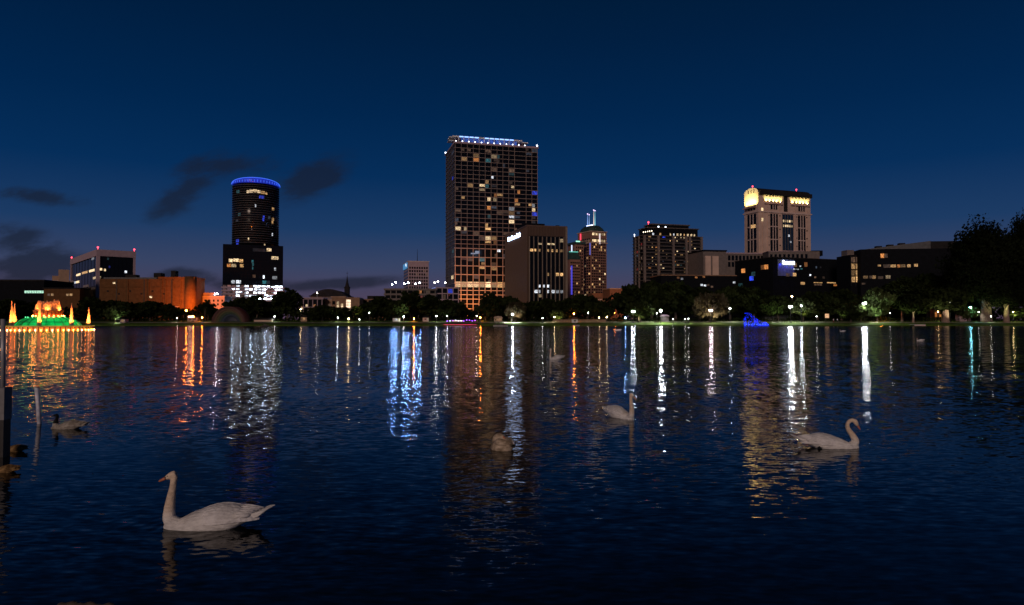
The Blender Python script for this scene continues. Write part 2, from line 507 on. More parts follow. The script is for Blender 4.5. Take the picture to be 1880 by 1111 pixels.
for j, (y, z) in enumerate(rows):
    for x in xs:
        gm.v.append((x, y + (shore_off(x) if y < 600 else 0), z + (0.08 * math.sin(x * .21 + y) if 2 < j < 6 else 0)))
nx = len(xs)
for j in range(len(rows) - 1):
    for i in range(nx - 1):
        gm.f.append((j * nx + i, j * nx + i + 1, (j + 1) * nx + i + 1, (j + 1) * nx + i))
tag(gm.build("ground", grass_mat()), "grass bank and town ground", kind="structure")

# lakeside path
pm = MB(); pathm = mat("path_concrete", (0.32, 0.28, 0.24), 0.9, var=0.15)
px_ = [-420 + 6 * i for i in range(141)]
for x in px_:
    y = SHORE + shore_off(x)
    yy = 9.5 + 2.5 * math.sin(x * .02)
    for o_ in (0, 2.6):
        pm.v.append((x, y + yy + o_, ground_z(x, y + yy + o_) + 0.12))
for i in range(len(px_) - 1):
    pm.f.append((2 * i, 2 * i + 2, 2 * i + 3, 2 * i + 1))
tag(pm.build("path", pathm), "pale lakeside walking path", kind="structure")
# street behind the park
rm = MB(); rm.box(-700, 700, 346, 358, 2.0, 2.14)
tag(rm.build("road", mat("asphalt", (0.05, 0.05, 0.05), 0.9)), "street behind the park", kind="structure")


# ------------------------------------------------------------------ buildings
WR = random.Random(99)


class Bld:
    """corner nearest the viewer at pixel xc and depth D; xl, xr = pixels of the two far corners; th = yaw"""

    def __init__(s, name, label, cat, D, xl, xc, xr, ytop, th=15, depth=None, group=None):
        tl, tcn, tr = [(x - 940) / F for x in (xl, xc, xr)]
        X, Y = tcn * D, D
        a = R(th)
        s.W = (tr * Y - X) / (math.cos(a) - tr * math.sin(a))
        if depth is None:
            s.Dp = (X - tl * Y) / (math.sin(a) + tl * math.cos(a))
        else:
            s.Dp = depth
        s.z0 = 2.0
        s.H = zat(xc, ytop, D) - s.z0
        s.D = D; s.xc = xc
        s.root = empty(name, (X, Y, s.z0), a, label, cat, group)
        s.wins = []

    def zz(s, py):
        return zat(s.xc, py, s.D) - s.z0

    def rect(s, mb, face, a0, a1, z0, z1, out, inn=0.3):
        if face == 'F': mb.box(a0, a1, -out, inn, z0, z1)
        elif face == 'L': mb.box(-out, inn, a0, a1, z0, z1)
        elif face == 'R': mb.box(s.W - inn, s.W + out, a0, a1, z0, z1)

    def body(s, m, z1=None, name="wall"):
        mb = MB(); mb.box(0, s.W, 0, s.Dp, -1, z1 or s.H)
        return mb.build(name, m, s.root)

    def win(s, face, a0, a1, z0, z1, m, out=0.06):
        if m.name.startswith("lit_room") or m.name.startswith("garage"):   # no two rooms are lit alike
            lv = WR.choice((.25, .45, .7, .9, 1.0, 1.3, 1.8)) if m.name.startswith("lit_room") else WR.choice((.5, 1, 1.6))
            key = m.name + "_level_%d" % int(lv * 100)
            if key not in M:
                q = m.copy(); q.name = key
                for n in q.node_tree.nodes:
                    if n.type == 'MAP_RANGE': n.inputs["To Min"].default_value *= lv; n.inputs["To Max"].default_value *= lv
                    if n.type == 'MAPPING': n.inputs["Location"].default_value = (lv * 7, 0, lv)
                M[key] = q
            m = M[key]
        s.wins.append((face, a0, a1, z0, z1, m, out))

    def flush(s, cap=70, name="window"):
        s.wins.sort(key=lambda q: -((q[5].name.startswith("lit")) * 1000 + (q[2] - q[1]) * (q[4] - q[3])))
        for q in s.wins[:cap]:
            mb = MB(); s.rect(mb, *q[:5], q[6], 0.02); mb.build(name, q[5], s.root)
        rest = {}
        for q in s.wins[cap:]:
            rest.setdefault(q[5].name, [q[5], MB()])
            s.rect(rest[q[5].name][1], *q[:5], q[6], 0.02)
        for k, (m, mb) in rest.items():
            tag(mb.build(name, m, s.root), kind="stuff")

    def part(s, name, m, *boxes):
        mb = MB()
        for b in boxes: mb.box(*b)
        return mb.build(name, m, s.root)


def pick(rs, table):
    t = rs.random(); acc = 0
    for p, k in table:
        acc += p
        if t < acc: return k
    return None


def beacon(b, x, y, z, col="red_beacon", r=0.55, name="beacon"):
    mb = MB(); mb.ball((x, y, z), r, 8, 5); mb.tube([(x, y, z - 1.4), (x, y, z - r * .5)], 0.12, 5)
    return mb.build(name, M[col], b.root)


def text_on(b, txt, face, a, z, size, m, width=None, name="sign_lettering", out=0.6):
    cu = bpy.data.curves.new(name, 'FONT'); cu.body = txt; cu.size = size; cu.extrude = 0.15; cu.offset = size * 0.018
    o = bpy.data.objects.new(name, cu); COL.objects.link(o)
    bpy.context.view_layer.update()
    dg = bpy.context.evaluated_depsgraph_get()
    me = bpy.data.meshes.new_from_object(o.evaluated_get(dg))
    bpy.data.objects.remove(o)
    me.name = name
    me.materials.clear(); me.materials.append(m)
    o = bpy.data.objects.new(name, me); COL.objects.link(o)
    w0 = max(v.co.x for v in me.vertices)
    o.parent = b.root
    sx = (width / w0) if width else 1
    if face == 'F':
        o.location = (a, -out, z); o.rotation_euler = (R(90), 0, 0)
    else:
        o.location = (-out, a, z); o.rotation_euler = (R(90), 0, R(-90))
    o.scale = (sx, 1, 1)
    return o


# --- 1 the tall condominium tower
b = Bld("condominium_tower", "tallest tower, a grid of dark windows with scattered lit rooms and blue-lit roof", "skyscraper", 480, 818, 835, 987, 263)
rs = random.Random(3)
b.body(M["glass"])
zb = b.zz(520); ztop = b.H
nf = 32; fh = (ztop - zb) / nf
ncol = 14; cw = b.W / ncol
fm = MB(); mm = MB()
for i in range(nf + 1):
    z = zb + i * fh
    big = i < 12 and i % 2 == 0
    big = i < 9 and i % 2 == 0
    if i < 9 and i % 2: continue
    b.rect(fm, 'F', -0.45, b.W + .3, z - (.16 if not big else .30), z + (.14 if not big else .28), .50)
    b.rect(fm, 'L', .32, b.Dp, z - .13, z + .12, .45)
for j in range(ncol + 1):
    x = min(max(j * cw, .15), b.W - .15)
    if j == 11: continue
    b.rect(mm, 'F', x - .11, x + .11, zb + 8 * fh, ztop, .42)
    b.rect(mm, 'F', x - .22, x + .22, zb, zb + 8 * fh, .44)
fm.build("floor_slabs_frame", M["slab"], b.root); mm.build("mullion_frame", M["slab"], b.root)
lm = MB()
for j in range(7):
    y = 2 + j * (b.Dp - 4) / 6
    b.rect(lm, 'L', y - .18, y + .18, zb, ztop, .3)
lm.build("side_mullion_frame", M["slab_dark"], b.root)
lit = {(28, 1): "w_warm", (28, 3): "w_amber", (29, 3): "w_warm", (28, 5): "w_teal", (29, 6): "w_cream", (28, 6): "w_dim", (29, 7): "w_teal", (26, 6): "w_dim", (25, 9): "w_teal", (24, 6): "w_white", (23, 5): "w_warm",
       (22, 4): "w_cream", (22, 5): "w_teal", (22, 6): "w_dimb", (22, 2): "w_warm", (21, 4): "w_cream", (22, 9): "w_cream", (23, 9): "w_dim", (21, 10): "w_amber", (20, 6): "w_amber", (20, 7): "w_warm", (19, 1): "w_warm",
       (19, 5): "w_cream", (19, 6): "w_cream", (19, 10): "w_amber", (18, 10): "w_warm", (18, 12): "w_warm", (18, 13): "w_white", (17, 5): "w_amber", (17, 6): "w_dimb", (17, 9): "w_white", (17, 13): "w_cream",
       (16, 9): "w_warm", (16, 8): "w_dim", (16, 13): "w_blue", (15, 5): "w_teal", (15, 9): "w_white", (15, 10): "w_dimb", (14, 9): "w_cream", (21, 13): "w_blue", (13, 5): "w_warm", (12, 0): "w_cream", (12, 1): "w_cream",
       (12, 5): "w_warm", (10, 5): "w_cream", (9, 5): "w_warm", (10, 6): "w_warm", (9, 6): "w_amber", (7, 7): "w_white", (5, 4): "w_teal", (4, 4): "w_warm", (3, 4): "w_warm", (3, 6): "w_warm", (5, 1): "w_red", (26, 12): "w_dimb"}
for i in range(nf):
    for j in range(ncol):
        k = lit.get((i, j)) or pick(rs, [(0.05, "w_dim"), (0.03, "w_dimb")])
        x0, x1 = j * cw + .28, (j + 1) * cw - .28
        if k and rs.random() < .5:
            if rs.random() < .5: x1 = x0 + (x1 - x0) * rs.uniform(.35, .7)
            else: x0 = x1 - (x1 - x0) * rs.uniform(.35, .7)
        if k: b.win('F', x0, x1, i * fh + zb + .3 + (rs.random() < .3) * .8, (i + 1) * fh + zb - .3, M[k])
for i in range(0, nf):
    k = pick(rs, [(0.10, "w_dimb"), (0.06, "w_teal")])
    if i == 24: k = "w_blue"
    if i == 1: k = "w_cream"
    if k: b.win('L', 3 + 6 * rs.random(), 9 + 6 * rs.random(), i * fh + zb + .3, (i + 1) * fh + zb - .3, M[k])
b.flush(80)
# lit lobby storeys and podium grid below
z1 = b.zz(527); z2 = b.zz(517)
for j in range(ncol):
    if j < 10: b.win('F', j * cw + .3, (j + 1) * cw - .3, z1, z2, M["w_cream"] if j < 7 else M["w_warm"])
b.wins2 = b.wins; b.wins = b.wins[80:] if False else [q for q in b.wins if q[3] == z1]
b.flush(20)
pg = MB()
for py in (533, 541, 549, 558, 567, 577):
    z = b.zz(py); b.rect(pg, 'F', 0.35, b.W, z - .25, z + .25, .6)
for j in range(ncol + 1):
    x = min(max(j * cw, .15), b.W - .15); b.rect(pg, 'F', x - .25, x + .25, 0, zb - .4, .5)
pg.build("podium_frame", M["slab"], b.root)
# roof: parapet, screen of white frames with blue light
tp = MB(); tp.box(-.7, b.W + .7, -.7, b.Dp + .7, b.H, b.H + 1.2); tp.build("parapet", M["pale"], b.root)
zt = b.H + 1.2
sc_ = MB(); hh = 4.7
sc_.box(-1.5, b.W * .82, 2.0, 14, zt + hh - .9, zt + hh)
sc_.box(-3.4, -1.5, 4.0, 12, zt + hh - .8, zt + hh - .3)
sc_.box(b.W * .82, b.W * .9, 3, 13, zt + hh - 1.6, zt + hh - 1.1)
sc_.box(-3.6, 1.0, 5.0, 12, zt + 1.8, zt + 2.2)
nfr = 12
for j in range(nfr + 1):
    x = 3 + j * (b.W * .78 - 3) / nfr
    sc_.box(x - .22, x + .22, 2.2, 2.7, zt, zt + hh - .9)
sc_.build("roof_screen", M["white"], b.root)
for j in list(range(0, 4)) + list(range(5, 11)):
    x = 3 + j * (b.W * .78 - 3) / nfr; x2 = 3 + (j + 1) * (b.W * .78 - 3) / nfr
    mb = MB(); mb.box(x + .4, x2 - .4, 1.75, 1.97, zt + hh - .8, zt + hh - .1); mb.build("strip_light", M["sky_strip"], b.root)
mb = MB(); mb.box(5, b.W * .76, 3.5, 4.0, zt, zt + 3.6); mb.build("plant_screen", glow("blue_lit_screen", (0.05, 0.18, 0.9), .35, var=.6, scale=.3), b.root)
for j in range(12):
    x = .5 + j * (b.W - 1) / 13.0
    mb = MB(); mb.ball((x, -.6, zt + .4), .38, 8, 5); mb.build("parapet_light", M["dot_white"], b.root)
beacon(b, b.W - .4, -.4, zt + .9, "dot_white", .6, "parapet_light"); beacon(b, -.4, b.Dp - 1, zt + .9, "dot_white", .6, "parapet_light")
mb = MB(); b.rect(mb, 'F', cw * 2.6, cw * 3.3, b.zz(466), b.zz(463.8), .9, -.65); b.rect(mb, 'F', cw * 3.3, cw * 4.0, b.zz(465), b.zz(460), .9, -.65)
mb.build("small_sign", glow("dim_blue_sign", (.5, .6, .85), .35), b.root)

# --- 2 brown office block with ribs and vertical fins
b = Bld("office_block", "brown ribbed office block before the tallest tower, white lettering high on its left face", "office building", 405, 928, 968, 1041, 414)
b.body(M["brown"])
rb = MB()
nr = 34
for j in range(nr):
    y = .5 + j * (b.Dp - 1) / (nr - 1)
    rb.box(-.5, 0, y - .22, y + .22, 0, b.H - .5)
for j in range(26):
    x = .4 + j * (b.W - .8) / 25
    rb.box(x - .12, x + .12, -.25, 0, b.zz(432), b.H - .5)
rb.build("rib_cladding", M["brown_rib"], b.root)
gl = MB(); gl.box(1.2, b.W - 2.2, -.12, .05, 0, b.zz(433)); gl.build("curtain_glass", M["glass"], b.root)
fn = MB()
for j in range(9):
    x = 1.2 + j * (b.W - 3.4) / 8
    fn.box(x - .22, x + .22, -.9, -.13, 0, b.zz(434))
fn.box(b.W - 1.0, b.W + .2, -.6, 0, 0, b.H - .4)
fn.build("fin", M["fin"], b.root)
rs = random.Random(5)
for (py, x0, x1, dens, k, hh_) in [(438, 8, 23, .5, "w_cream", 1.0), (447, 4, 17, .75, "w_cream", .8), (459, 1.5, 23, .85, "w_warm", 1.3), (471, 17, 23, .15, "w_cream", 1.0), (503, 9, 25, .9, "w_warm", 1.5),
                                  (503, 4, 9, .4, "w_dim", 1.0), (525, 2, 17, .55, "w_white", 1.3), (535, 2, 27, .75, "w_white", 1.5), (543, 3, 9, .4, "w_cream", 1.5), (440, 19, 21, 1, "w_cream", 1.6)]:
    for j in range(8):
        xa = 1.2 + j * (b.W - 3.4) / 8 + .3; xb = xa + (b.W - 3.4) / 8 - .6
        if x0 <= xa * 25 / b.W * 1.0 <= x1 and rs.random() < dens:
            z = b.zz(py)
            if rs.random() < .4: xb = xa + (xb - xa) * .6
            b.win('F', xa, xb, z - hh_ * .6, z + hh_ * .6, M[k], .2)
b.flush(80)
b.part("roof_plant", M["dark"], (1, 14, 10, 26, b.H, b.H + 2.8)); b.part("roof_hatch", M["dark"], (b.W - 6, b.W - 4, 2, 4, b.H, b.H + 1.0))
b.part("parapet", M["brown_rib"], (-.55, b.W + .25, -.35, b.Dp, b.H - .45, b.H + .3))
text_on(b, "First Green Bank", 'L', b.Dp * .83, b.zz(426) - 1.0, 3.6, M["sign_blue"], width=b.Dp * .58)

# --- 3 stepped granite tower with copper roof and masts
b = Bld("granite_tower", "rose granite tower with green pyramid roof, lit masts and red glow under the roof", "skyscraper", 560, 1061, 1085, 1114, 425, th=28)
b.body(M["domestone"])
rs = random.Random(11)
top = b.H
ncx, ncy = 8, 6
zz0 = b.zz(545); nfl = 22
for i in range(nfl):
    z = zz0 + i * (b.zz(437) - zz0) / nfl
    for j in range(ncx):
        k = pick(rs, [(.09, "w_warm"), (.04, "w_cream")]) or "glass"
        x = .8 + j * (b.W - 1.6) / ncx; b.win('F', x + .25, x + (b.W - 1.6) / ncx - .3, z + .8, z + 2.2, M[k])
    for j in range(ncy):
        k = pick(rs, [(.07, "w_warm"), (.03, "w_cream")]) or "glass"
        y = .8 + j * (b.Dp - 1.6) / ncy; b.win('L', y + .25, y + (b.Dp - 1.6) / ncy - .5, z + .8, z + 2.2, M[k])
for (py, kk) in ((429, "w_cream"), (441, "w_cream")):
    for j in range(7):
        x = 1.2 + j * (b.W - 2.4) / 7; b.win('F', x + .3, x + (b.W - 2.4) / 7 - .3, b.zz(py) - 1.0, b.zz(py) + .9, M[kk], .12)
for j in range(5):
    y = 1.2 + j * (b.Dp - 2.4) / 5; b.win('L', y + .3, y + (b.Dp - 2.4) / 5 - .3, b.zz(441) - .8, b.zz(441) + .8, M["w_dim"], .12)
b.flush(90)
b.part("cornice", M["pinkstone"], (-.7, b.W + .7, -.7, b.Dp + .7, b.zz(445) - .5, b.zz(445) + .4)); b.part("upper_cornice", M["pinkstone"], (-.6, b.W + .6, -.6, b.Dp + .6, top, top + .6))
rf = MB(); i_ = 6.5; hz = b.zz(411)
def ring(o_, z_):   # square ring with cut corners
    c_ = 3.2 - min(2.6, o_ * .3); x0, x1, y0, y1 = -.3 + o_, b.W + .3 - o_, -.3 + o_, b.Dp + .3 - o_
    return [(x0 + c_, y0, z_), (x1 - c_, y0, z_), (x1, y0 + c_, z_), (x1, y1 - c_, z_), (x1 - c_, y1, z_), (x0 + c_, y1, z_), (x0, y1 - c_, z_), (x0, y0 + c_, z_)]
rf.v = ring(0, top + .6) + ring(1.2, top + .6 + (hz - top) * .45) + ring(3.4, top + .6 + (hz - top) * .8) + ring(i_, hz)
for q in range(3):
    for k in range(8): rf.f.append((q * 8 + k, q * 8 + (k + 1) % 8, q * 8 + 8 + (k + 1) % 8, q * 8 + 8 + k))
rf.f.append(tuple(range(24, 32)))
rf.build("roof", M["copper"], b.root)
for (x, y, h_, c) in [(i_ - 1, b.Dp - i_, 9.5, (.25, .45, 1)), (i_ + 1, i_, 12, (1, .8, .7)), (b.W - i_ - 2, b.Dp - i_, 9, (.3, .5, .9)), (b.W - i_ + 1, i_ + 2, 12, (.25, .75, .85))]:
    mb = MB(); mb.tube([(x, y, hz - .5), (x, y, hz + h_)], [.45, .12], 6); mb.build("mast", glow("lit_mast", c, .9), b.root)
    mb = MB(); mb.ball((x, y, hz + h_ + .6), .5); mb.build("mast_light", glow("mast_lamp", (.8, .6, .95), 2.0), b.root)
mb = MB(); mb.box(i_ - 2.2, i_ - 1.2, i_ - 2, b.Dp - i_, hz - 1.8, hz + .2); mb.build("roof_sign", glow("roof_sign_light", (.6, .7, 1.0), 3.5), b.root)
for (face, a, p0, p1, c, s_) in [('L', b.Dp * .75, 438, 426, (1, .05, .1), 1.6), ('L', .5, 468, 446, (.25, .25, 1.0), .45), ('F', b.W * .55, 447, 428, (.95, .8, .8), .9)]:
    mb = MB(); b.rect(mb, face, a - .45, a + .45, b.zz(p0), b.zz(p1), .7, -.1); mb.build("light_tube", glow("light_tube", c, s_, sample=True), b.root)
# lower left wing of that tower
b = Bld("granite_tower_wing", "lower granite block left of the mast tower, with teal lit roof edge and blue tube", "office building", 545, 1041, 1046, 1066, 476, th=20, depth=16)
b.body(M["domestone"])
for i in range(12):
    z = b.zz(545) + i * (b.zz(480) - b.zz(545)) / 12
    for j in range(5):
        k = pick(rs, [(.10, "w_warm")]) or "glass"
        x = .5 + j * (b.W - 1) / 5; b.win('F', x + .25, x + (b.W - 1) / 5 - .3, z + .7, z + 2.0, M[k])
b.flush(60)
rf = MB(); t = b.H; hz = b.zz(462)
rf.v = [(-.4, -.4, t), (b.W + .4, -.4, t), (b.W + .4, b.Dp, t), (-.4, b.Dp, t), (1.2, 3, hz), (b.W - 1, 3, hz), (b.W - 1, b.Dp - 3, hz), (1.2, b.Dp - 3, hz)]
rf.f = [(0, 1, 5, 4), (1, 2, 6, 5), (2, 3, 7, 6), (3, 0, 4, 7), (4, 5, 6, 7)]
rf.build("roof", M["copper"], b.root)
b.part("roof_strip_light", glow("teal_strip", (.15, .8, .65), .9), (1.0, b.W - .8, 2.6, 2.95, hz, hz + .45))
mb = MB(); mb.tube([(3.5, 3.5, hz), (3.5, 3.5, b.zz(449))], .5, 6); mb.build("mast", glow("white_mast", (.65, .75, 1), 1.4), b.root)
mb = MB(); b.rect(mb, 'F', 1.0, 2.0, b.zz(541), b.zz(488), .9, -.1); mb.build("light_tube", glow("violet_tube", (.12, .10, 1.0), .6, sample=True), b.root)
b = Bld("granite_tower_step", "middle stepped block with overhanging dark roof between the granite tower and its low wing", "office building", 552, 1052, 1056, 1072, 448, th=20, depth=14)
b.body(M["domestone"]); b.part("roof", M["copper"], (-1.5, b.W + 1, -1.5, b.Dp, b.H, b.H + 1.5)); b.part("roof_strip_light", glow("green_strip", (.4, 1, .7), 1.4), (0, 3.6, -1.9, -1.55, b.H + 1.5, b.H + 2.4))
for i in range(16):
    z = b.zz(545) + i * (b.zz(452) - b.zz(545)) / 16
    for j in range(4):
        k = pick(rs, [(.08, "w_warm")]) or "glass"
        x = .5 + j * (b.W - 1) / 4; b.win('F', x + .25, x + (b.W - 1) / 4 - .3, z + .8, z + 2.2, M[k])
b.flush(64)

# --- 4 round glass tower on a dark block with lit parking floors
D = 440
b = Bld("round_glass_tower", "round dark glass tower with glowing blue crown above white-lit parking decks", "skyscraper", D, 407, 408, 519, 448, th=20, depth=34)
b.body(M["glass"])
cx_, cy_ = b.W * .53, 16.5
rad = 14.6; z_0 = b.H; z_1 = b.zz(330) 
mb = MB(); mb.lathe([(rad, z_0), (rad, z_1), (rad - 1.5, z_1 + .05), ], 64, (cx_, cy_)); mb.build("round_shaft", M["glass"], b.root, True)
sl = MB(); nsl = 26
for i in range(nsl):
    z = z_0 + 2 + i * (z_1 - z_0 - 2) / nsl
    sl.lathe([(rad + .02, z - .13), (rad + .32, z - .13), (rad + .32, z + .13), (rad + .02, z + .13)], 64, (cx_, cy_), caps=False)
sl.build("floor_slabs_frame", mat("cool_slab", (.055, .06, .07), .6), b.root)
# slanted blue crown: taller at centre front
cr_ = MB(); n = 60; lo = []; hi = []
TC = -R(90) - R(20) + math.atan(.37); T0, T1 = TC - R(88), TC + R(88)
def crown_h(t):
    return .4 + 2.5 * max(0, math.cos(t - TC)) ** .9
for k in range(n + 1):
    t = T0 + (T1 - T0) * k / n
    x, y = cx_ + (rad + .5) * math.cos(t), cy_ + (rad + .5) * math.sin(t)
    h_ = crown_h(t)
    cr_.v += [(x, y, z_1 - .3), (x, y, z_1 + h_)]
for k in range(n):
    a = 2 * k; c = 2 * (k + 1); cr_.f.append((a, c, c + 1, a + 1))
cro = cr_.build("crown_ring", M["crown_blue"], b.root, True)
so_ = cro.modifiers.new("thickness", 'SOLIDIFY'); so_.thickness = .25
for k in range(24):
    t = T0 + (T1 - T0) * (k + .5) / 24
    x, y = cx_ + (rad + .9) * math.cos(t), cy_ + (rad + .9) * math.sin(t); h_ = crown_h(t)
    mb = MB(); mb.box(x - .14, x + .14, y - .14, y + .14, z_1 + .1, z_1 + h_ * .6); mb.build("crown_uplight", M["crown_bluebright"], b.root)
rim = MB(); rim.tube([(cx_ + (rad + .6) * math.cos(T0 + (T1 - T0) * k / 48), cy_ + (rad + .6) * math.sin(T0 + (T1 - T0) * k / 48), z_1 + crown_h(T0 + (T1 - T0) * k / 48) + .1) for k in range(49)], .22, 5)
rim.build("crown_rim", M["crown_bluebright"], b.root)
dr = MB(); dr.lathe([(rad - .2, z_1 - 6), (rad - .2, z_1 + .2), (.1, z_1 + .6)], 48, (cx_, cy_)); dr.build("roof_drum", M["dark"], b.root)
rs = random.Random(21)
def arc_win(t0, t1, z0, z1, k):
    mb = MB(); mb.lathe([(rad + .04, z0), (rad + .18, z0), (rad + .18, z1), (rad + .04, z1)], 6, (cx_, cy_), caps=False, a0=t0, a1=t1)
    mb.build("window", M[k], b.root)
for (px, py, w_, k) in [(455, 348, 4, "w_cream"), (461, 347, 6, "w_cream"), (468, 346, 6, "w_cream"), (475, 347, 6, "w_cream"), (482, 348, 6, "w_warm"), (488, 349, 4, "w_warm"), (437, 347, 5, "w_teal"), (480, 357, 9, "w_blue"), (501, 376, 4, "w_warm"), (501, 396, 4, "w_warm"),
                        (500, 402, 3, "w_warm"), (484, 394, 3, "w_blue"), (483, 399, 3, "w_blue"), (494, 394, 4, "w_dimb"), (437, 439, 5, "w_blue"), (437, 446, 4, "w_blue"), (502, 449, 6, "w_amber"), (469, 374, 2, "w_white"), (440, 390, 4, "w_teal"), (436, 401, 4, "w_dimb"), (457, 436, 2, "w_cream"), (500, 425, 2, "w_white"), (486, 447, 2, "w_cream")]:
    tx = (px - 469.5) / 42 * 0.97
    t = -math.acos(max(-1, min(1, tx))) + math.atan(.37)
    # rotate into the building's frame
    t_loc = t - R(20) - R(-20 + 20)
    z = b.zz(py); arc_win(t_loc - w_ / 42 / 2 / max(.3, math.sqrt(1 - min(.9, tx * tx))), t_loc + w_ / 42 / 2 / max(.3, math.sqrt(1 - min(.9, tx * tx))), z - .9, z + .9, k)
# block
dm = MB()
for i in range(12):
    z = b.zz(521) + i * (b.H - b.zz(521)) / 12
    b.rect(dm, 'F', 0, b.W, z - .1, z + .1, .14)
dm.build("block_frame", M["dark"], b.root)
for (x0, x1, py, k) in [(.10, .16, 478, "w_cream"), (.17, .26, 477, "w_cream"), (.27, .33, 478, "w_warm"), (.07, .13, 487, "w_amber"), (.14, .22, 487, "w_cream"), (.28, .34, 487, "w_warm"), (.48, .51, 484, "w_teal"), (.48, .50, 491, "w_teal"), (.47, .50, 479, "w_teal"), (.49, .70, 457, "w_dimb"),
                        (.72, .80, 456, "w_cream"), (.80, .92, 471, "w_cream"), (.85, .88, 492, "w_white"), (.82, .9, 508, "w_white"), (.49, .54, 506, "w_dim"), (.14, .20, 517, "w_white"), (.22, .30, 517, "w_white"), (.65, .72, 517, "w_teal"), (.73, .78, 517, "w_dimb"), (.66, .69, 507, "w_white")]:
    b.win('F', x0 * b.W, x1 * b.W, b.zz(py) - 1.0, b.zz(py) + 1.0, M[k], .2)
b.flush(60)
# parking decks
for i in range(5):
    za = b.zz(551 - i * 6) - .2
    b.part("deck_slab", M["pale"], (-.8, b.W + .8, -1.2, -.2, za - .45, za + .45))
    for j in range(14):
        x0 = j * b.W / 14 + .25; x1 = (j + 1) * b.W / 14 - .25
        if j < 3 or (j == 4 and i > 1): k = "garage_red"
        else: k = "garage_white" if rs.random() < .86 else "w_dim"
        if i == 0 and rs.random() < .5: k = "w_dim"
        b.win('F', x0, x1, za + .47, za + 1.55, M[k], .15)
b.flush(70, "deck_opening")
for i in range(4):
    for j in range(8):
        if rs.random() < .65:
            x = (j + .5 + rs.random() * .3) * b.W / 8; z = b.zz(548 - i * 7)
            if x > b.W * .3:
                mb = MB(); mb.box(x - .9, x + .9, -.8, -.55, z, z + .35); mb.build("deck_light", M["lamp_deck"] if "lamp_deck" in M else M.setdefault("lamp_deck", glow("deck_tube_light", (.60, .76, 1), 100, sample=True)), b.root)

for (px, py) in ((428, 531), (447, 527), (460, 531), (474, 527), (486, 531), (498, 527), (511, 531), (440, 535), (505, 537)):
    x = b.W * (px - 408) / 111.0; mb = MB(); mb.ball((x, -.9, b.zz(py)), .28, 8, 5); mb.build("deck_flood", M.setdefault("deck_flood", glow("deck_flood_light", (.55, .73, 1), 300, sample=True)), b.root)
# --- 5 black glass office with pale frame
b = Bld("glass_office", "boxy black glass office with pale pink concrete frame and three red roof beacons", "office building", 460, 130, 178, 245, 458, th=41)
b.body(M["glass"])
ch = b.zz(470)
b.part("cornice", M["pale"], (-.9, b.W + .9, -.9, b.Dp + .9, ch, b.H)); 
b.part("corner_column", M["pale"], (-.8, 1.2, -.8, 1.2, 0, ch)); b.part("corner_column", M["pale"], (b.W - .6, b.W + .8, -.7, .8, 0, ch)); b.part("corner_column", M["pale"], (-.7, .8, b.Dp - .9, b.Dp + .8, 0, ch))
mb = MB()
for j in range(1, 9):
    b.rect(mb, 'F', j * b.W / 9 - .08, j * b.W / 9 + .08, 0, ch, .15); b.rect(mb, 'L', j * b.Dp / 9 - .08, j * b.Dp / 9 + .08, 0, ch, .15)
mb.build("mullion_frame", M["dark"], b.root)
for (f, u0, u1, py, k) in [('L', .62, .78, 495, "w_cream"), ('L', .35, .55, 494, "w_warm"), ('L', .10, .28, 494, "w_cream"), ('F', .02, .12, 494, "w_cream"), ('L', .8, .95, 509.5, "w_white"), ('L', .66, .78, 509.5, "w_cream"), ('L', .02, .14, 509, "w_cream"), ('F', .03, .09, 509, "w_cream"),
                          ('F', .17, .22, 495, "w_cream"), ('F', .25, .30, 474, "w_teal"), ('F', .30, .34, 489, "w_blue"), ('F', .74, .80, 497, "w_white"), ('F', .82, .95, 505, "w_dim"), ('L', .12, .20, 472, "w_white"), ('L', .3, .5, 521, "w_dim"), ('L', .05, .2, 528, "w_dim"), ('F', .02, .06, 501, "w_cream")]:
    Wd = b.W if f == 'F' else b.Dp
    b.win(f, u0 * Wd, u1 * Wd, b.zz(py) - .8, b.zz(py) + .7, M[k], .2)
b.flush(60)
beacon(b, 0, 0, b.H + 1.4); beacon(b, b.W, 0, b.H + 1.4); beacon(b, 0, b.Dp, b.H + 1.4)

# --- 6 tan apartment block far left
b = Bld("tan_apartment", "tan stepped apartment block with a tall stair tower, behind the fountain", "apartment building", 430, 72, 96, 133, 516, th=35)
b.body(M["tan"]); 
b.part("stair_tower", M["tan"], (3, 8.5, -.6, 5, 0, b.zz(494.5))); b.part("roof_step", M["tan"], (-.2, 3, 2, 8, b.H, b.zz(506)))
for i in range(3):
    for j in range(3): b.win('F', 1 + j * 4.6, 2.2 + j * 4.6, b.zz(519 + i * 7) - .8, b.zz(519 + i * 7) + .8, M["glass"], .75 if j == 1 else .06)
    for j in range(2): b.win('L', 2 + j * 4, 3.4 + j * 4, b.zz(521 + i * 7) - .8, b.zz(521 + i * 7) + .8, M["glass"])
b.flush(40)
b.part("ledge", M["pinkstone_pale"], (-.3, b.W + .3, -.3, b.Dp, b.H, b.H + .5))
b = Bld("dark_flat_building", "low dark building at the far left edge with one greenish lit strip of windows", "building", 400, -40, -39, 80, 516, th=4, depth=30)
b.body(M["dark"])
for j in range(8): b.win('F', b.W * .70 + j * 1.35, b.W * .70 + j * 1.35 + 1.15, b.zz(538), b.zz(533.5), glow("lit_green_strip", (.55, 1, .75), .9, var=.5, scale=2) if j == 0 else bpy.data.materials["lit_green_strip"])
b.flush(20); b.part("roof_ledge", M["darkroof"], (-.4, b.W + .4, -.4, b.Dp, b.H, b.H + .9))
b = Bld("low_tan_house", "low tan terrace building with lit windows just behind the fountain's spray", "building", 380, 78, 80, 146, 530, th=12, depth=14)
b.body(M["hallbrick"])
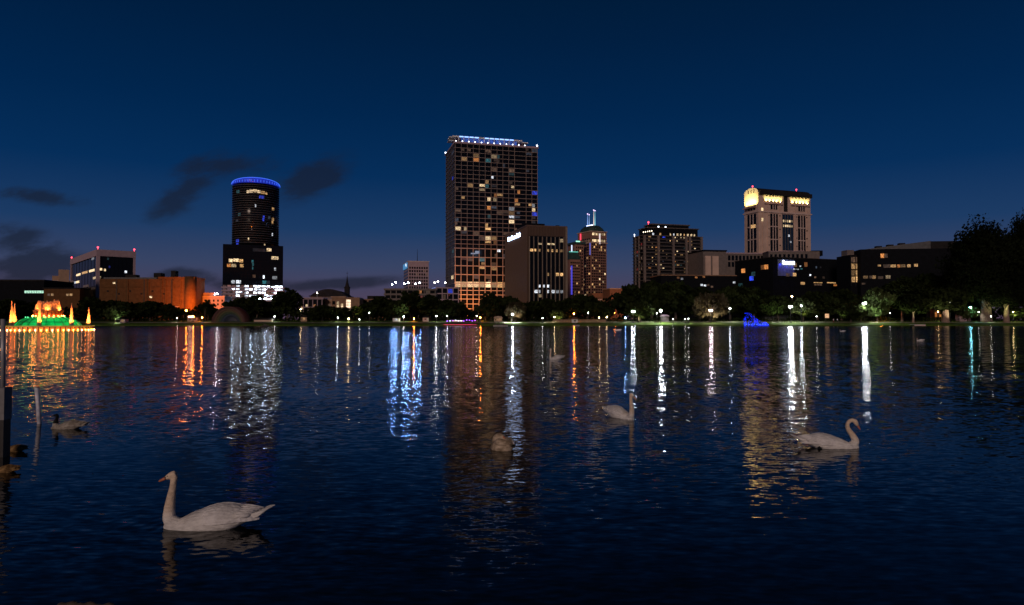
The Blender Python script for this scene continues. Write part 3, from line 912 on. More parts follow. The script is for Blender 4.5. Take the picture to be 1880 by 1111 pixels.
for (u, k) in ((.1, "w_dim"), (.2, "w_warm"), (.62, "w_warm"), (.72, "w_warm")): b.win('F', u * b.W, (u + .07) * b.W, b.zz(543), b.zz(539), M[k])
b.flush(10); b.part("roof", M["darkroof"], (-.5, b.W + .5, -.5, b.Dp + .5, b.H, b.H + .6))

# --- 7 orange-lit brick hall
b = Bld("brick_hall", "windowless tan brick hall washed in orange floodlight at its right end", "building", 385, 181, 182, 356, 512, th=3, depth=15)
b.body(M["hallbrick"])
b.part("parapet", M["hallbrick"], (b.W * .62, b.W + .3, -.4, b.Dp, b.H, b.H + 1.2))
for u in (.30, .52, .66, .70, .78, .86, .90):
    pl = MB(); b.rect(pl, 'F', u * b.W - .3, u * b.W + .3, 0, b.H - .3, .35); pl.build("pilaster", M["hallbrick"], b.root)
pl = MB(); pl.lathe([(3.2, 0), (3.2, b.H + 1.5)], 24, (b.W - 2.6, 1.5)); pl.build("rounded_pier", M["hallbrick"], b.root, True)
b.part("roof_plant", M["darkroof"], (12, 18, 4, 8, b.H, b.H + 2.6)); b.part("roof_plant", M["darkroof"], (28, 32, 3, 8, b.H, b.H + 3.6)); b.part("roof_plant", M["darkroof"], (37, 39.5, 4, 8, b.H, b.H + 5.0)); b.part("roof_plant", M["darkroof"], (1, 12, 3, 10, b.H, b.H + 1.0))
b.win('F', 27.2, 28.6, b.zz(547), b.zz(543.5), M["w_cream"]); b.win('F', 7.2, 8.6, b.zz(521), b.zz(518), M["w_cream"]); b.flush(5)
b.part("wall_ledge", M["hallbrick"], (-.2, b.W - 6.5, -.28, 0, b.zz(528), b.zz(527)))
b.part("roof_railing", M["metal"], (2, b.W * .6, .2, .3, b.H, b.H + .9))
for k in range(6): b.part("wall_vent", M["darkroof"], (4 + k * 6.1, 5.0 + k * 6.1, -.12, 0, b.zz(536 + 5 * (k % 2)), b.zz(533 + 5 * (k % 2))))
for k in range(3): b.part("downpipe", M["metal"], (9.3 + k * 15, 9.5 + k * 15, -.3, -.1, 0, b.H - .5))
b.part("door_canopy", M["pale"], (b.W - 14, b.W - 8, -2, 0, b.zz(564), b.zz(562.5)))
orange_hall = b
b = Bld("low_white_building", "low white building right of the orange-lit hall, with a bright lamp on its roof", "building", 400, 371, 372, 412, 545, th=3, depth=12)
b.body(M["pale"]); b.part("upper_storey", M["pale"], (-.1, 6, 1, 9, b.H, b.H + 2.4)); 
for i in range(2):
    for j in range(5): b.win('F', 1 + j * 2.4, 1.9 + j * 2.4, b.zz(552 + i * 7) - .6, b.zz(552 + i * 7) + .6, M["glass"])
b.flush(12); b.part("cornice", M["pinkstone_pale"], (-.3, b.W + .3, -.3, b.Dp + .3, b.H, b.H + .4))
mb = MB(); mb.tube([(7.5, 2, b.H), (7.5, 2, b.H + 1.6)], .1, 5); mb.build("roof_lamp_pole", M["metal"], b.root); mb = MB(); mb.ball((7.5, 1.6, b.H + 1.8), .32); mb.build("roof_lamp", M["lamp_white"], b.root)

# --- 8 mid-left cluster
b = Bld("glass_pavilion", "low glass building with white steel frame between two big dark trees", "building", 365, 547, 548, 592, 549, th=5, depth=14)
b.body(M["glass"])
fr = MB()
for j in range(6):
    x = .2 + j * (b.W - .4) / 5; b.rect(fr, 'F', x - .15, x + .15, 0, b.H, .5)
for z in (b.H - .1, b.H * .62, b.H * .3): b.rect(fr, 'F', -.4, b.W + .4, z - .2, z + .2, .62)
fr.box(-.8, b.W + .8, -1.5, b.Dp, b.H + .12, b.H + .7); fr.build("frame", M["pale"], b.root)
for (u, v, k) in ((.05, 562, "w_warm"), (.08, 567, "w_cream"), (.3, 561, "w_cream"), (.62, 561, "w_amber"), (.5, 566, "w_warm"), (.7, 562, "w_dim"), (.15, 583, "w_warm"), (.3, 584, "w_warm")):
    b.win('F', u * b.W, u * b.W + 1.2, b.zz(v) - .6, b.zz(v) + .6, M[k], .3)
b.flush(12)
mb = MB(); mb.tube([(9, 3, b.H + .7), (9, 3, b.H + 3.2)], .12, 5); mb.build("lamp_pole", M["palemetal"], b.root)
mb = MB(); mb.ball((9, 3, b.H + 3.4), .25); mb.build("roof_lamp", M["lamp_dim"], b.root)
b = Bld("arched_roof_theatre", "theatre with shallow arched dark roof behind the glass pavilion", "building", 470, 569, 570, 636, 543, th=4, depth=25)
b.body(M["grey"])
rf = MB(); pts = [(b.W * k / 16, b.H + 4.6 * math.sin(math.pi * (k / 16)) ** .8) for k in range(17)]
n0 = 17
rf.v = [(x, -.5, z) for x, z in pts] + [(x, b.Dp, z) for x, z in pts]
rf.f = [(i, i + 1, n0 + i + 1, n0 + i) for i in range(16)] + [tuple(range(16, -1, -1))]
rf.build("roof", M["darkroof"], b.root)
b.part("eaves", M["darkroof"], (-1, b.W + 1, -1, b.Dp, b.H - .5, b.H + .1))
# church spire
sp_ = empty("church_spire", at(637, 587, 520) * 1.0, 0, "thin dark church spire rising over the brick apartments", "spire")
sp_.location.z = 2
zb_ = zat(637, 527, 520) - 2; zt_ = zat(637, 511, 520) - 2
mb = MB(); mb.box(-1.7, 1.7, -1.7, 1.7, 0, zb_); mb.box(-2.0, 2.0, -2.0, 2.0, zb_ - .6, zb_); mb.build("tower", M["darkroof"], sp_)
mb = MB(); mb.lathe([(1.7, zb_), (.7, zb_ + 4), (.1, zt_ + 2)], 8); mb.build("steeple", M["darkroof"], sp_)
mb = MB(); mb.tube([(0, 0, zt_ + 2), (0, 0, zt_ + 5)], .1, 4); mb.box(-.6, .6, -.08, .08, zt_ + 3.6, zt_ + 3.85); mb.build("cross", M["darkroof"], sp_)
b = Bld("brick_apartment", "brick apartment block with a tall column of glowing stair windows", "apartment building", 360, 608, 609, 660, 546, th=4, depth=14)
b.body(M["tanbrick"])
b.part("cornice", M["tan"], (-.4, b.W * .52, -.4, b.Dp, b.H, b.H + .5))
for i in range(4): b.win('F', b.W * .52, b.W * .68, b.zz(552.5 + i * 5.2) - .6, b.zz(552.5 + i * 5.2) + .65, glow("stair_window", (1, .74, .5), 1.4, var=.35, scale=.8) if i == 0 else bpy.data.materials["stair_window"], .1)
for (u, v) in ((.18, 562), (.33, 560), (.33, 565), (.18, 556)): b.win('F', u * b.W, (u + .08) * b.W, b.zz(v) - .7, b.zz(v) + .7, M["w_cream"])
b.win('F', .02 * b.W, .12 * b.W, b.zz(556) - .9, b.zz(556) + .9, M["glass"])
b.flush(12)
b = Bld("tan_row_building", "long low tan building left of the rooftop car park, mostly hidden by round trees", "building", 372, 575, 576, 612, 550, th=4, depth=10)
b.body(M["tan"]); b.win('F', 4, 6, b.zz(558), b.zz(554), M["glass"]); b.win('F', 7.5, 9, b.zz(562), b.zz(558), M["w_dim"]); b.flush(5)
b.part("cornice", M["pale"], (-.3, b.W + .3, -.3, b.Dp, b.H, b.H + .4))
b = Bld("pale_brick_block", "brick block with pale end pier and dark windows left of the car park", "building", 375, 655, 656, 716, 549, th=4, depth=10)
b.body(M["tanbrick"]); b.part("end_pier", M["tan"], (-.1, 1.8, -.4, 0, 0, b.H))
for j in range(5):
    for i in range(2): b.win('F', 3 + j * 3, 5 + j * 3, b.zz(553.5 + 7 * i) - .7, b.zz(553.5 + 7 * i) + .7, M["glass"])
b.flush(10); b.part("roof_plant", M["darkroof"], (5, 14, 2, 6, b.H, b.H + 1.8))
# car park with rooftop lamps
b = Bld("parking_garage", "concrete car park building with bright lamps on its roof deck", "parking garage", 420, 704, 706, 800, 530, th=4, depth=40)
b.body(M["dark"])
gp = MB()
for i in range(5):
    z = b.H - i * 3.0; gp.box(-.5, b.W + .5, -.5, .0, z - 1.0, z + .1)
for j in range(10):
    x = .3 + j * (b.W - .6) / 9; gp.box(x - .25, x + .25, -.4, 0, 0, b.H - 1.1)
gp.build("deck_wall", M["grey"], b.root)
for (u, i, k) in ((.65, 0, "w_amber"), (.68, 1, "w_red"), (.3, 1, "w_dim"), (.8, 0, "w_dim"), (.7, 2, "w_warm"), (.5, 2, "w_dim")):
    b.win('F', u * b.W, u * b.W + 2.2, b.H - 2.9 - 3 * i, b.H - 1.1 - 3 * i, M[k], .1)
b.flush(10)
garage = b
# rooftop car-park lamps: things of their own
def pole_lamp(x, y, z, h, m, label, group, r=.35, heads=1, name="roof_lamp"):
    t = empty(name, (x, y, z), 0, label, "lamp", group)
    mb = MB(); mb.tube([(0, 0, 0), (0, 0, h)], [.12, .08], 6); mb.box(-.3, .3, -.3, .3, 0, .25); mb.build("pole", M["metal"], t)
    for k in range(heads):
        dx = 0 if heads == 1 else (-.45 + .9 * k)
        if heads == 2:
            mb = MB(); mb.tube([(0, 0, h - .4), (dx, 0, h - .1)], .05, 5); mb.build("arm", M["metal"], t)
        mb = MB(); mb.ball((dx, 0, h + r * .8), r, 10, 6); gl_ = mb.build("lamp_globe", m, t, True)
        mb = MB(); mb.lathe([(r * .5, h + r * 1.75), (r * .25, h + r * 2.0)], 8, (dx, 0)); mb.build("cap", M["metal"], gl_)
    return t
i = 0
for (px, py, Y) in [(720, 522.5, 432), (726.5, 519.5, 446), (742, 522, 432), (749, 520, 446), (763, 522, 432), (770.5, 520, 446)]:
    p = at(px, py, Y); z = garage.z0 + garage.H
    i += 1
    pole_lamp(p.x, Y, z, p.z - z, M["lamp_bluewhite"], "bright blue-white lamp on the car park roof, number %s from the left" % ("one two three four five six".split()[i - 1]), "lamps on the car park roof", r=.36)
for (px, py, lb) in [(798, 520, "left"), (804, 518, "middle"), (817.5, 520, "right")]:
    p = at(px, py, 452)
    pole_lamp(p.x, 452, 12, p.z - 12, M["lamp_dim"], "dim pale lamp on a tall pole beside the tallest tower, %s of three" % lb, "lamps beside the tower", r=.4)
# white office with grid windows
b = Bld("grid_office", "small pinkish white office with a grid of dark windows, behind the car park lamps", "office building", 600, 741, 749, 787, 480, th=15)
b.body(M["pale"])
for i in range(7):
    z = b.zz(531) + i * (b.zz(489) - b.zz(531)) / 7; hh_ = (b.zz(489) - b.zz(531)) / 7
    for j in range(8):
        x = .6 + j * (b.W - 1.2) / 8; b.win('F', x + .35, x + (b.W - 1.2) / 8 - .35, z + .7, z + hh_ - .3, M["w_dim"] if (i, j) in ((5, 6), (4, 3), (4, 7)) else M["glass"], .05)
    mb = MB()
    b.win('L', 1, b.Dp - 1, z + .8, z + hh_ - .4, M["glass"], .05)
b.flush(90)
b.part("cornice", M["pinkstone_pale"], (-.4, b.W + .4, -.4, b.Dp + .4, b.H - .2, b.H + .5))
b.part("logo_sign", glow("blue_logo", (.1, .4, .8), .5), (-.9, -.1, 4, b.Dp - 2, b.H - 5.2, b.H - .6)); b.part("logo_mark", glow("white_logo", (.7, .85, 1), 1.2), (-1.1, -.92, 5, 8, b.H - 4.2, b.H - 2), (-1.1, -.92, 9.2, 12, b.H - 3.2, b.H - 1.2))
mb = MB(); mb.tube([(9, 8, b.H), (9, 8, b.zz(455))], [.35, .1], 5); mb.build("antenna", M["metal"], b.root)
# podium garage left of the tall tower
b = Bld("podium_block", "low gridded block with one blue screen, at the foot of the tallest tower", "building", 425, 788, 801, 842, 528, th=15)
b.body(M["glass"])
fr = MB()
for j in range(5): x = .2 + j * (b.W - .4) / 4; b.rect(fr, 'F', x - .25, x + .25, 0, b.H, .5)
for py in (528.5, 539, 550, 561): b.rect(fr, 'F', -.5, b.W + .3, b.zz(py) - .3, b.zz(py) + .3, .56)
fr.box(-.5, 0, .05, b.Dp, 0, b.H + .3)
fr.build("frame", M["pale"], b.root)
b.win('F', b.W * .52, b.W * .72, b.zz(538), b.zz(530.5), M["w_blue"], .3); b.win('F', b.W * .30, b.W * .42, b.zz(549), b.zz(541), M["w_dim"]); b.win('F', b.W * .55, b.W * .6, b.zz(543), b.zz(541), M["w_red"]); b.flush(6)

# --- 9 low brick buildings right of the brown block
b = Bld("low_brick_mall", "low brick building with pale horizontal bands under the mast tower", "building", 430, 1082, 1085, 1130, 548, th=10, depth=20)
b.body(M["brick"])
for py in (541, 546, 551): pass
fr = MB()
for py in (550, 555, 560): b.rect(fr, 'F', -.3, b.W + .2, b.zz(py) - .3, b.zz(py) + .25, .4)
fr.build("band", M["pinkstone_pale"], b.root)
for j in range(6): b.win('F', 1 + j * 2.4, 2.4 + j * 2.4, b.zz(553.5), b.zz(551.5), M["w_warm" if j % 2 else "w_dim"])
b.flush(8)
b.part("upper_storey", M["brick"], (2, b.W, 4, 14, b.H, b.H + 3.5))
b = Bld("corner_brick_building", "brick corner building at the gap in the trees right of the mast tower", "building", 420, 1117, 1120, 1146, 531, th=10, depth=14)
b.body(M["brick"]); b.part("cornice", M["tan"], (-.4, b.W + .4, -.4, b.Dp, b.H, b.H + .6))
for i in range(3): b.win('F', 1, 3, b.zz(545 + 9 * i), b.zz(541 + 9 * i), M["w_dim"])
b.flush(4)

# --- 10 stepped condo block
b = Bld("balcony_condominium", "wide dark condominium with stepped top, balconies and many scattered lit rooms", "apartment building", 470, 1163, 1181, 1290, 432, th=15)
b.body(M["dark"])
rs = random.Random(9)
zlo = b.zz(515); nf = 13; fh = (b.H - zlo) / nf
fr = MB(); pi_ = MB()
for i in range(nf + 1):
    z = zlo + i * fh; b.rect(fr, 'F', -.3, b.W + .2, z - .22, z + .22, .9); b.rect(fr, 'L', .4, b.Dp, z - .22, z + .22, .7)
for u in (0.02, .25, .5, .72, .78, .98): b.rect(pi_, 'F', u * b.W - .8, u * b.W + .8, 0, b.H, 1.1)
for u in (.35, .7): b.rect(pi_, 'L', u * b.Dp - .6, u * b.Dp + .6, 0, b.H, .9)
fr.build("balcony_slab", M["slab_dark"], b.root); pi_.build("pier", M["grey"], b.root)
rail = MB()
for i in range(nf): rail.box(.5, b.W - .5, -.85, -.8, zlo + i * fh + .25, zlo + i * fh + 1.1)
rail.build("railing", M["metal"], b.root)
b.part("upper_step", M["dark"], (b.W * .10, b.W * .95, 2, b.Dp, b.H, b.zz(417))); b.part("top_step", M["dark"], (b.W * .2, b.W * .82, 4, b.Dp, b.zz(417), b.zz(410)))
b.part("cornice", M["slab_dark"], (b.W * .08, b.W * .97, 1.4, b.Dp, b.zz(417) - .05, b.zz(417) + .5)); b.part("parapet", M["slab_dark"], (b.W * .18, b.W * .84, 3.5, b.Dp, b.zz(410), b.zz(410) + .7))
for i in range(nf):
    for j in range(16):
        k = pick(rs, [(.05, "w_cream"), (.07, "w_warm"), (.03, "w_amber"), (.08, "w_dim"), (.03, "w_teal"), (.05, "w_dimb"), (.015, "w_blue")])
        if k:
            x = 1 + j * (b.W - 2) / 16; wd = (b.W - 2) / 16 * rs.choice((.35, .5, .8)); b.win('F', x + .2, x + wd, zlo + i * fh + .4, zlo + (i + 1) * fh - .5, M[k])
    for j in range(4):
        k = pick(rs, [(.14, "w_dim"), (.10, "w_warm"), (.07, "w_dimb"), (.04, "w_red")])
        if k: y = 1 + j * (b.Dp - 2) / 4; b.win('L', y + .3, y + 2.2, zlo + i * fh + .4, zlo + (i + 1) * fh - .5, M[k])
b.flush(90)
for j in range(14):
    if rs.random() < .75:
        x = b.W * .12 + j * b.W * .82 / 14; mb = MB(); mb.box(x, x + rs.choice((.8, 1.2)), 1.75, 1.98, b.zz(430), b.zz(427) + .3)
        mb.build("window", M[rs.choice(("w_cream", "w_warm", "w_white", "w_cream"))], b.root)
for j in range(5):
    mb = MB(); mb.ball((b.W * .02 + j * 1.6, 1.0 + .1 * j, b.zz(426 - j * .8)), .34); mb.build("terrace_lamp", glow("terrace_lamp", (1, .85, .6), 5), b.root)
beacon(b, b.W * .12, 2.6, b.zz(410) + 1.2); beacon(b, .3, b.Dp * .9, b.H + 2, "dot_white", .4, "corner_light")
for u in (.3, .42): mb = MB(); mb.ball((u * b.W, 3.7, b.zz(414)), .5); mb.build("wall_lamp", M["dot_white"], b.root)

# --- 11 pale blocks between
b = Bld("pink_pier_building", "grey block with two pinkish piers right of the stepped condominium", "building", 455, 1289, 1292, 1334, 461, th=10, depth=24)
b.body(M["grey"])
b.part("pier", M["pinkstone"], (1.2, 5.0, -.6, 0, 0, b.zz(470))); b.part("pier", M["pinkstone"], (6.2, 10.5, -.6, 0, 0, b.zz(470))); b.part("roof_edge", M["dark"], (-.3, b.W + .3, -.9, b.Dp, b.H, b.H + .8))
b = Bld("arcaded_block", "long pale block with rows of dark bays below the arched-roof tower", "building", 480, 1330, 1334, 1412, 465, th=8, depth=24)
b.body(M["grey"])
for j in range(11):
    x = .8 + j * (b.W - 1.6) / 11
    for i in range(2): b.win('F', x + .5, x + (b.W - 1.6) / 11 - .4, b.zz(478 + 12 * i), b.zz(469 + 12 * i), M["glass"])
b.flush(30); b.part("cornice", M["pale"], (-.4, b.W + .4, -.4, b.Dp, b.H - .3, b.H + .5))
b = Bld("bay_window_block", "grey block with square bays partly behind the blue-lit hotel sign", "building", 470, 1410, 1412, 1506, 462, th=-4, depth=20)
b.body(M["grey"])
for j in range(9): b.win('F', 1 + j * 2.9, 2.6 + j * 2.9, b.zz(476), b.zz(467), M["glass"])
b.flush(12); b.part("roof_box", M["dark"], (b.W * .86, b.W + 2.4, 1, 9, b.zz(470), b.H + .6)); b.part("cornice", M["pale"], (-.3, b.W * .7, -.4, b.Dp, b.H, b.H + .4))

# --- 12 arched-roof tower
b = Bld("arched_roof_tower", "pinkish stone tower with arched gable and glowing yellow-lit top storeys", "skyscraper", 540, 1368, 1394, 1490, 352, th=20)
b.body(M["pinkstone"])
W, Dp, H = b.W, b.Dp, b.H
# barrel roof along the long side, gable on the left face
rf = MB(); n = 14; a_ = []
for k in range(n + 1):
    t = math.pi * k / n; a_.append((Dp / 2 - (Dp / 2) * math.cos(t), H + 4.2 * math.sin(t)))
rf.v = [(-.0, y, z) for y, z in a_] + [(W + .2, y, z) for y, z in a_]
rf.f = [(i, i + 1, n + 2 + i, n + 1 + i) for i in range(n)]
rf.build("roof", M["darkroof"], b.root)
gb = MB(); gb.v = [(-.25, y, z) for y, z in a_] + [(.35, y, z) for y, z in a_]; gb.f = [tuple(range(n + 1)), tuple(range(2 * n + 1, n, -1))] + [(i + 1, i, n + 1 + i, n + 2 + i) for i in range(n)]
gb.build("gable", M["pinkstone_pale"], b.root)
b.part("eaves", M["darkroof"], (.4, W + .5, -1.6, 2, H - 2.3, H + .9))
zc = b.zz(388)
b.part("cornice", M["pinkstone_pale"], (-.8, W + .8, -.8, Dp + .8, zc - .5, zc + .5))
b.part("lower_cornice", M["pinkstone_pale"], (-.7, W * .98, -.65, Dp + .6, b.zz(466) - .5, b.zz(466) + .5))
# bays
def bay(face, a0, a1, z0, z1, cols, rows_):
    g = MB(); b.rect(g, face, a0, a1, z0, z1, .05, .02); g.build("bay_glass", M["glass"], b.root)
    f_ = MB()
    for c in range(1, cols): x = a0 + (a1 - a0) * c / cols; b.rect(f_, face, x - .3, x + .3, z0, z1, .45)
    for r_ in range(1, rows_): z = z0 + (z1 - z0) * r_ / rows_; b.rect(f_, face, a0, a1, z - .35, z + .35, .5)
    f_.build("bay_frame", M["pinkstone_pale"], b.root)
u = lambda px: W * (px - 1394) / (1490 - 1394)
for (x0, x1) in ((1415, 1429), (1466, 1480)):
    bay('F', u(x0), u(x1), b.zz(462), zc - 1.2, 3, 3); bay('F', u(x0) + .5, u(x1) - .5, b.zz(383), b.zz(374.5), 3, 1)
bay('L', Dp * .15, Dp * .78, b.zz(462), zc - 1.2, 3, 3); bay('L', Dp * .2, Dp * .72, b.zz(384), b.zz(376), 3, 1)
g = MB(); b.rect(g, 'F', u(1437), u(1457), b.zz(458), b.zz(390.5), .06, .02); g.build("centre_glass", M["glass_blue"], b.root)
g = MB()
for c in range(5): x = u(1437) + (u(1457) - u(1437)) * c / 4; b.rect(g, 'F', x - .15, x + .15, b.zz(458), zc - .8, .3)
g.build("centre_mullion", M["grey"], b.root)
b.part("centre_recess", M["darkroof"], (u(1440), u(1447), -.12, 0, zc + 1, H - 2.3))
for x0 in (1397, 1402, 1411, 1433, 1461, 1484):
    g = MB(); b.rect(g, 'F', u(x0) - .6, u(x0) + .6, b.zz(466) + .6, zc - .6, .5); g.build("pilaster", M["pinkstone"], b.root)
    g = MB(); b.rect(g, 'F', u(x0) - .5, u(x0) + .5, zc + .6, H - 6.0, .5); g.build("upper_pilaster", M["pinkstone"], b.root)
for (x0, p0, p1, k) in ((1400.5, 406, 400, "w_cream"), (1400.5, 386.5, 381.5, "w_cream")): b.win('F', u(x0) - .7, u(x0) + .7, b.zz(p0), b.zz(p1), M[k], .56)
for p0 in (405, 414):
    for c in range(5): x = u(1438) + c * (u(1457) - u(1438)) / 5; b.win('F', x + .15, x + 1.2, b.zz(p0), b.zz(p0 - 4), M["w_cream"], .32)
b.win('F', u(1447), u(1450), b.zz(432), b.zz(428), M["w_white"], .33); b.win('F', u(1451), u(1453), b.zz(443), b.zz(440), M["w_white"], .33); b.win('L', Dp * .2, Dp * .5, b.zz(417), b.zz(411), M["w_warm"], .52)
for (x0, x1) in ((1405, 1436), (1452, 1486)):
    for c in range(5):
        x = u(x0 + 3 + c * (x1 - x0 - 3) / 5); b.win('F', x, x + .8, b.zz(359.5), b.zz(356.0), M["glass"], .05); b.win('F', x + 1.2, x + 1.9, b.zz(359.5), b.zz(356.0), M["glass"], .05)
for c in range(3):
    b.win('L', Dp * (.25 + .2 * c), Dp * (.25 + .2 * c) + 1.0, b.zz(352), b.zz(346), M["glass"], .28)
for p0 in (420, 435, 450, 395):
    for x0 in (1412, 1432.5, 1463, 1482.5): b.win('F', u(x0) - .4, u(x0) + .4, b.zz(p0), b.zz(p0 - 1.8), M["glass"], .53)
b.flush(90)
# uplighters below the lit storeys: real spot lights on a ledge
b.part("light_ledge", M["pinkstone"], (u(1404), u(1437), -1.7, 0, b.zz(372.5) - .4, b.zz(372.5))); b.part("light_ledge", M["pinkstone"], (u(1452), u(1487), -1.7, 0, b.zz(372.5) - .4, b.zz(372.5)))
def uplight(x, y, z, tgt, power, col, blend=.8, ang=100, size=.25, nm="uplight", parent=None):
    l = bpy.data.lights.new(nm, 'SPOT'); l.energy = power; l.color = col; l.spot_size = R(ang); l.spot_blend = blend; l.shadow_soft_size = size
    o = bpy.data.objects.new(nm, l); COL.objects.link(o); o.parent = parent
    o.location = (x, y, z); d = Vector(tgt) - Vector((x, y, z)); o.rotation_euler = d.to_track_quat('-Z', 'Y').to_euler()
    return o
ycol = (1.0, .90, .32)
zl = b.zz(371.5)
for x0 in (1408, 1414, 1421, 1427, 1433, 1456, 1463, 1470, 1476, 1483):
    uplight(u(x0), -1.45, zl + .4, (u(x0), .3, zl + 4.5), 5200, ycol, 1.0, 80, parent=b.root)
b.part("gable_light_ledge", M["pinkstone"], (-3.6, 0, Dp * .12, Dp * .88, b.zz(379) - .4, b.zz(379)))
for c in range(4): uplight(-3.2, Dp * (.2 + .2 * c), b.zz(378), (.5, Dp * (.2 + .2 * c), H + 1), 12500, ycol, 1.0, 110, parent=b.root)
beacon(b, 1.5, Dp * .5, H + 5.8); beacon(b, W * .86, Dp * .45, H + 5.8)

# --- 13 dark hotel with blue-lit sign
b = Bld("sign_hotel", "dark low hotel block with white lettering over a blue-lit corner bay", "hotel", 400, 1350, 1420, 1562, 476, th=22)
b.H = b.zz(473)
b.body(M["dark"], b.H)
rs = random.Random(31)
bl = MB(); b.rect(bl, 'F', 3.4, 15.5, b.zz(506), b.zz(476), .35); bl.build("corner_bay", mat("bay_render", (.12, .14, .25), .7, var=.3), b.root)
for xx in (5.0, 9.5, 14.0): uplight(xx, -1.6, b.zz(481), (xx, 0, b.zz(500)), 900, (.01, .05, 1), 1.0, 110, .2, "blue_wash", b.root)
text_on(b, "Seacoast", 'F', 6.6, b.zz(484.5), 3.2, M["sign_white"], width=8.8, out=.8)
for (px, py, w_, h_, k) in [(1458, 485, 8, 7, "w_warm"), (1478, 483.5, 6, 8, "w_amber"), (1445, 504, 8, 6, "w_dim"), (1457, 503, 8, 6, "w_warm"), (1452, 493, 2, 2, "w_teal"), (1456, 493, 2, 2, "w_white"), (1460, 493, 2, 2, "w_white"), (1464, 493, 2, 2, "w_white"), (1468, 487, 2, 2, "w_white"), (1470, 492, 4, 2, "w_teal"),
                            (1497, 488, 2, 4, "w_dimb"), (1505, 488, 2, 3, "w_dimb"), (1486, 503, 3, 3, "w_white"), (1495, 507, 3, 3, "w_dim"), (1510, 507, 4, 4, "w_dim"), (1472, 519, 9, 5, "w_warm"), (1500, 517, 20, 1.6, "w_warm"), (1525, 516.5, 22, 1.8, "w_warm"), (1500, 521, 18, 2, "w_dim"), (1533, 521, 10, 3, "w_amber")]:
    uu = b.W * (px - 1420) / (1562 - 1420) ; b.win('F', max(.3, uu - w_ / 2 * .31), uu + w_ / 2 * .31, b.zz(py + h_ / 2), b.zz(py - h_ / 2), M[k], .5)
for (v, py, k) in ((.12, 489, "w_amber"), (.2, 489, "w_amber"), (.72, 492, "w_amber"), (.45, 500, "w_teal"), (.5, 508, "w_blue"), (.8, 520, "w_teal")):
    b.win('L', v * b.Dp, v * b.Dp + 3.2, b.zz(py) - 1.3, b.zz(py) + 1.3, M[k], .2)
b.flush(60)
b.part("roof_edge", M["darkroof"], (-.3, b.W + .3, -.4, b.Dp, b.H, b.H + .5))
# --- 14 dark museum-like block right
b = Bld("dark_long_building", "long dark building with slanted grey roof panel, left of the biggest tree", "building", 380, 1578, 1581, 1800, 458, th=-8, depth=26)
b.body(M["dark"])
rf = MB(); zt0 = b.H; zt1 = b.zz(444)
xw = b.W * .60
rf.v = [(2, .5, zt0), (xw, .5, zt0), (xw, .5, zt1), (2, 18, zt0), (xw, 18, zt0), (xw, 18, zt1)]; rf.f = [(0, 1, 2), (5, 4, 3), (0, 2, 5, 3), (1, 4, 5, 2), (0, 3, 4, 1)]
rf.build("slanted_roof", mat("roof_panel", (.075, .075, .08), .5), b.root)
b.part("roof_block", M["darkroof"], (xw, b.W, 1, 18, zt0, zt1 - .2))
for xx in (9, 15, 21): b.part("roof_hatch", M["darkroof"], (xx, xx + 3, 2, 5, zt0 + (xx - 2) / (xw - 2) * (zt1 - zt0), zt0 + (xx + 1) / (xw - 2) * (zt1 - zt0) + .7))
rs = random.Random(17)
for (px, py, w_, h_, k) in [(1622, 470, 6, 8, "w_amber"), (1629, 470, 5, 7, "w_dim"), (1616, 488, 5, 3, "w_warm"), (1630, 489, 12, 6, "w_dim"), (1642, 489, 9, 5, "w_warm"), (1652, 489, 5, 5, "w_amber"), (1660, 489, 8, 5, "w_warm"), (1671, 489, 6, 5, "w_warm"), (1684, 488, 6, 5, "w_warm"),
                            (1590, 509, 8, 5, "w_warm"), (1600, 509, 5, 5, "w_dim"), (1606, 509, 6, 6, "w_warm"), (1618, 510, 9, 5, "w_dim"), (1632, 509, 8, 6, "w_cream"), (1586, 521, 6, 3, "w_dim")]:
    uu = b.W * (px - 1581) / (1800 - 1581); b.win('F', max(.3, uu - w_ * .15), uu + w_ * .15, b.zz(py + h_ / 2), b.zz(py - h_ / 2), M[k], .1)
b.flush(30)
b = Bld("glass_stair_block", "narrow block of warm lit glass beside the dark long building", "building", 385, 1560, 1562, 1579, 468, th=4, depth=14)
b.body(M["dark"])
for i in range(4):
    for j in range(2): b.win('F', .5 + j * 2.5, 2.6 + j * 2.5, b.zz(482 + 12 * i), b.zz(472 + 12 * i), M["w_warm" if i in (1, 2, 3) else "w_dim"], .15)
fr = MB()
for j in range(3): x = .3 + j * 2.5; b.rect(fr, 'F', x - .12, x + .12, b.zz(525), b.H, .4)
fr.build("frame", M["metal"], b.root); b.flush(10); b.part("roof_plant", M["grey"], (0, 4, 3, 9, b.H, b.H + 3))

# low dark blocks that close the gaps between towers and park
b = Bld("low_terrace_block", "low dark block with a few lit shopfronts in front of the stepped condominium", "building", 400, 1210, 1214, 1352, 506, th=6, depth=20)
b.body(M["dark"])
for (px, py, k) in ((1243, 510, "w_amber"), (1250, 512, "w_white"), (1276, 509, "w_amber"), (1290, 508, "w_amber"), (1286, 523, "w_white"), (1292, 524, "w_white"), (1298, 523, "w_dim"), (1305, 526, "w_dim"), (1346, 518, "w_white"), (1351, 520, "w_cream"), (1232, 525, "w_cream")):
    uu = b.W * (px - 1214) / (1352 - 1214)
    if uu < b.W - 1.6: b.win('F', uu, uu + 1.4, b.zz(py) - .5, b.zz(py) + .6, M[k])
b.flush(20); b.part("roof_edge", M["tanbrick"], (-.3, b.W + .3, -.4, b.Dp, b.H, b.H + .5))
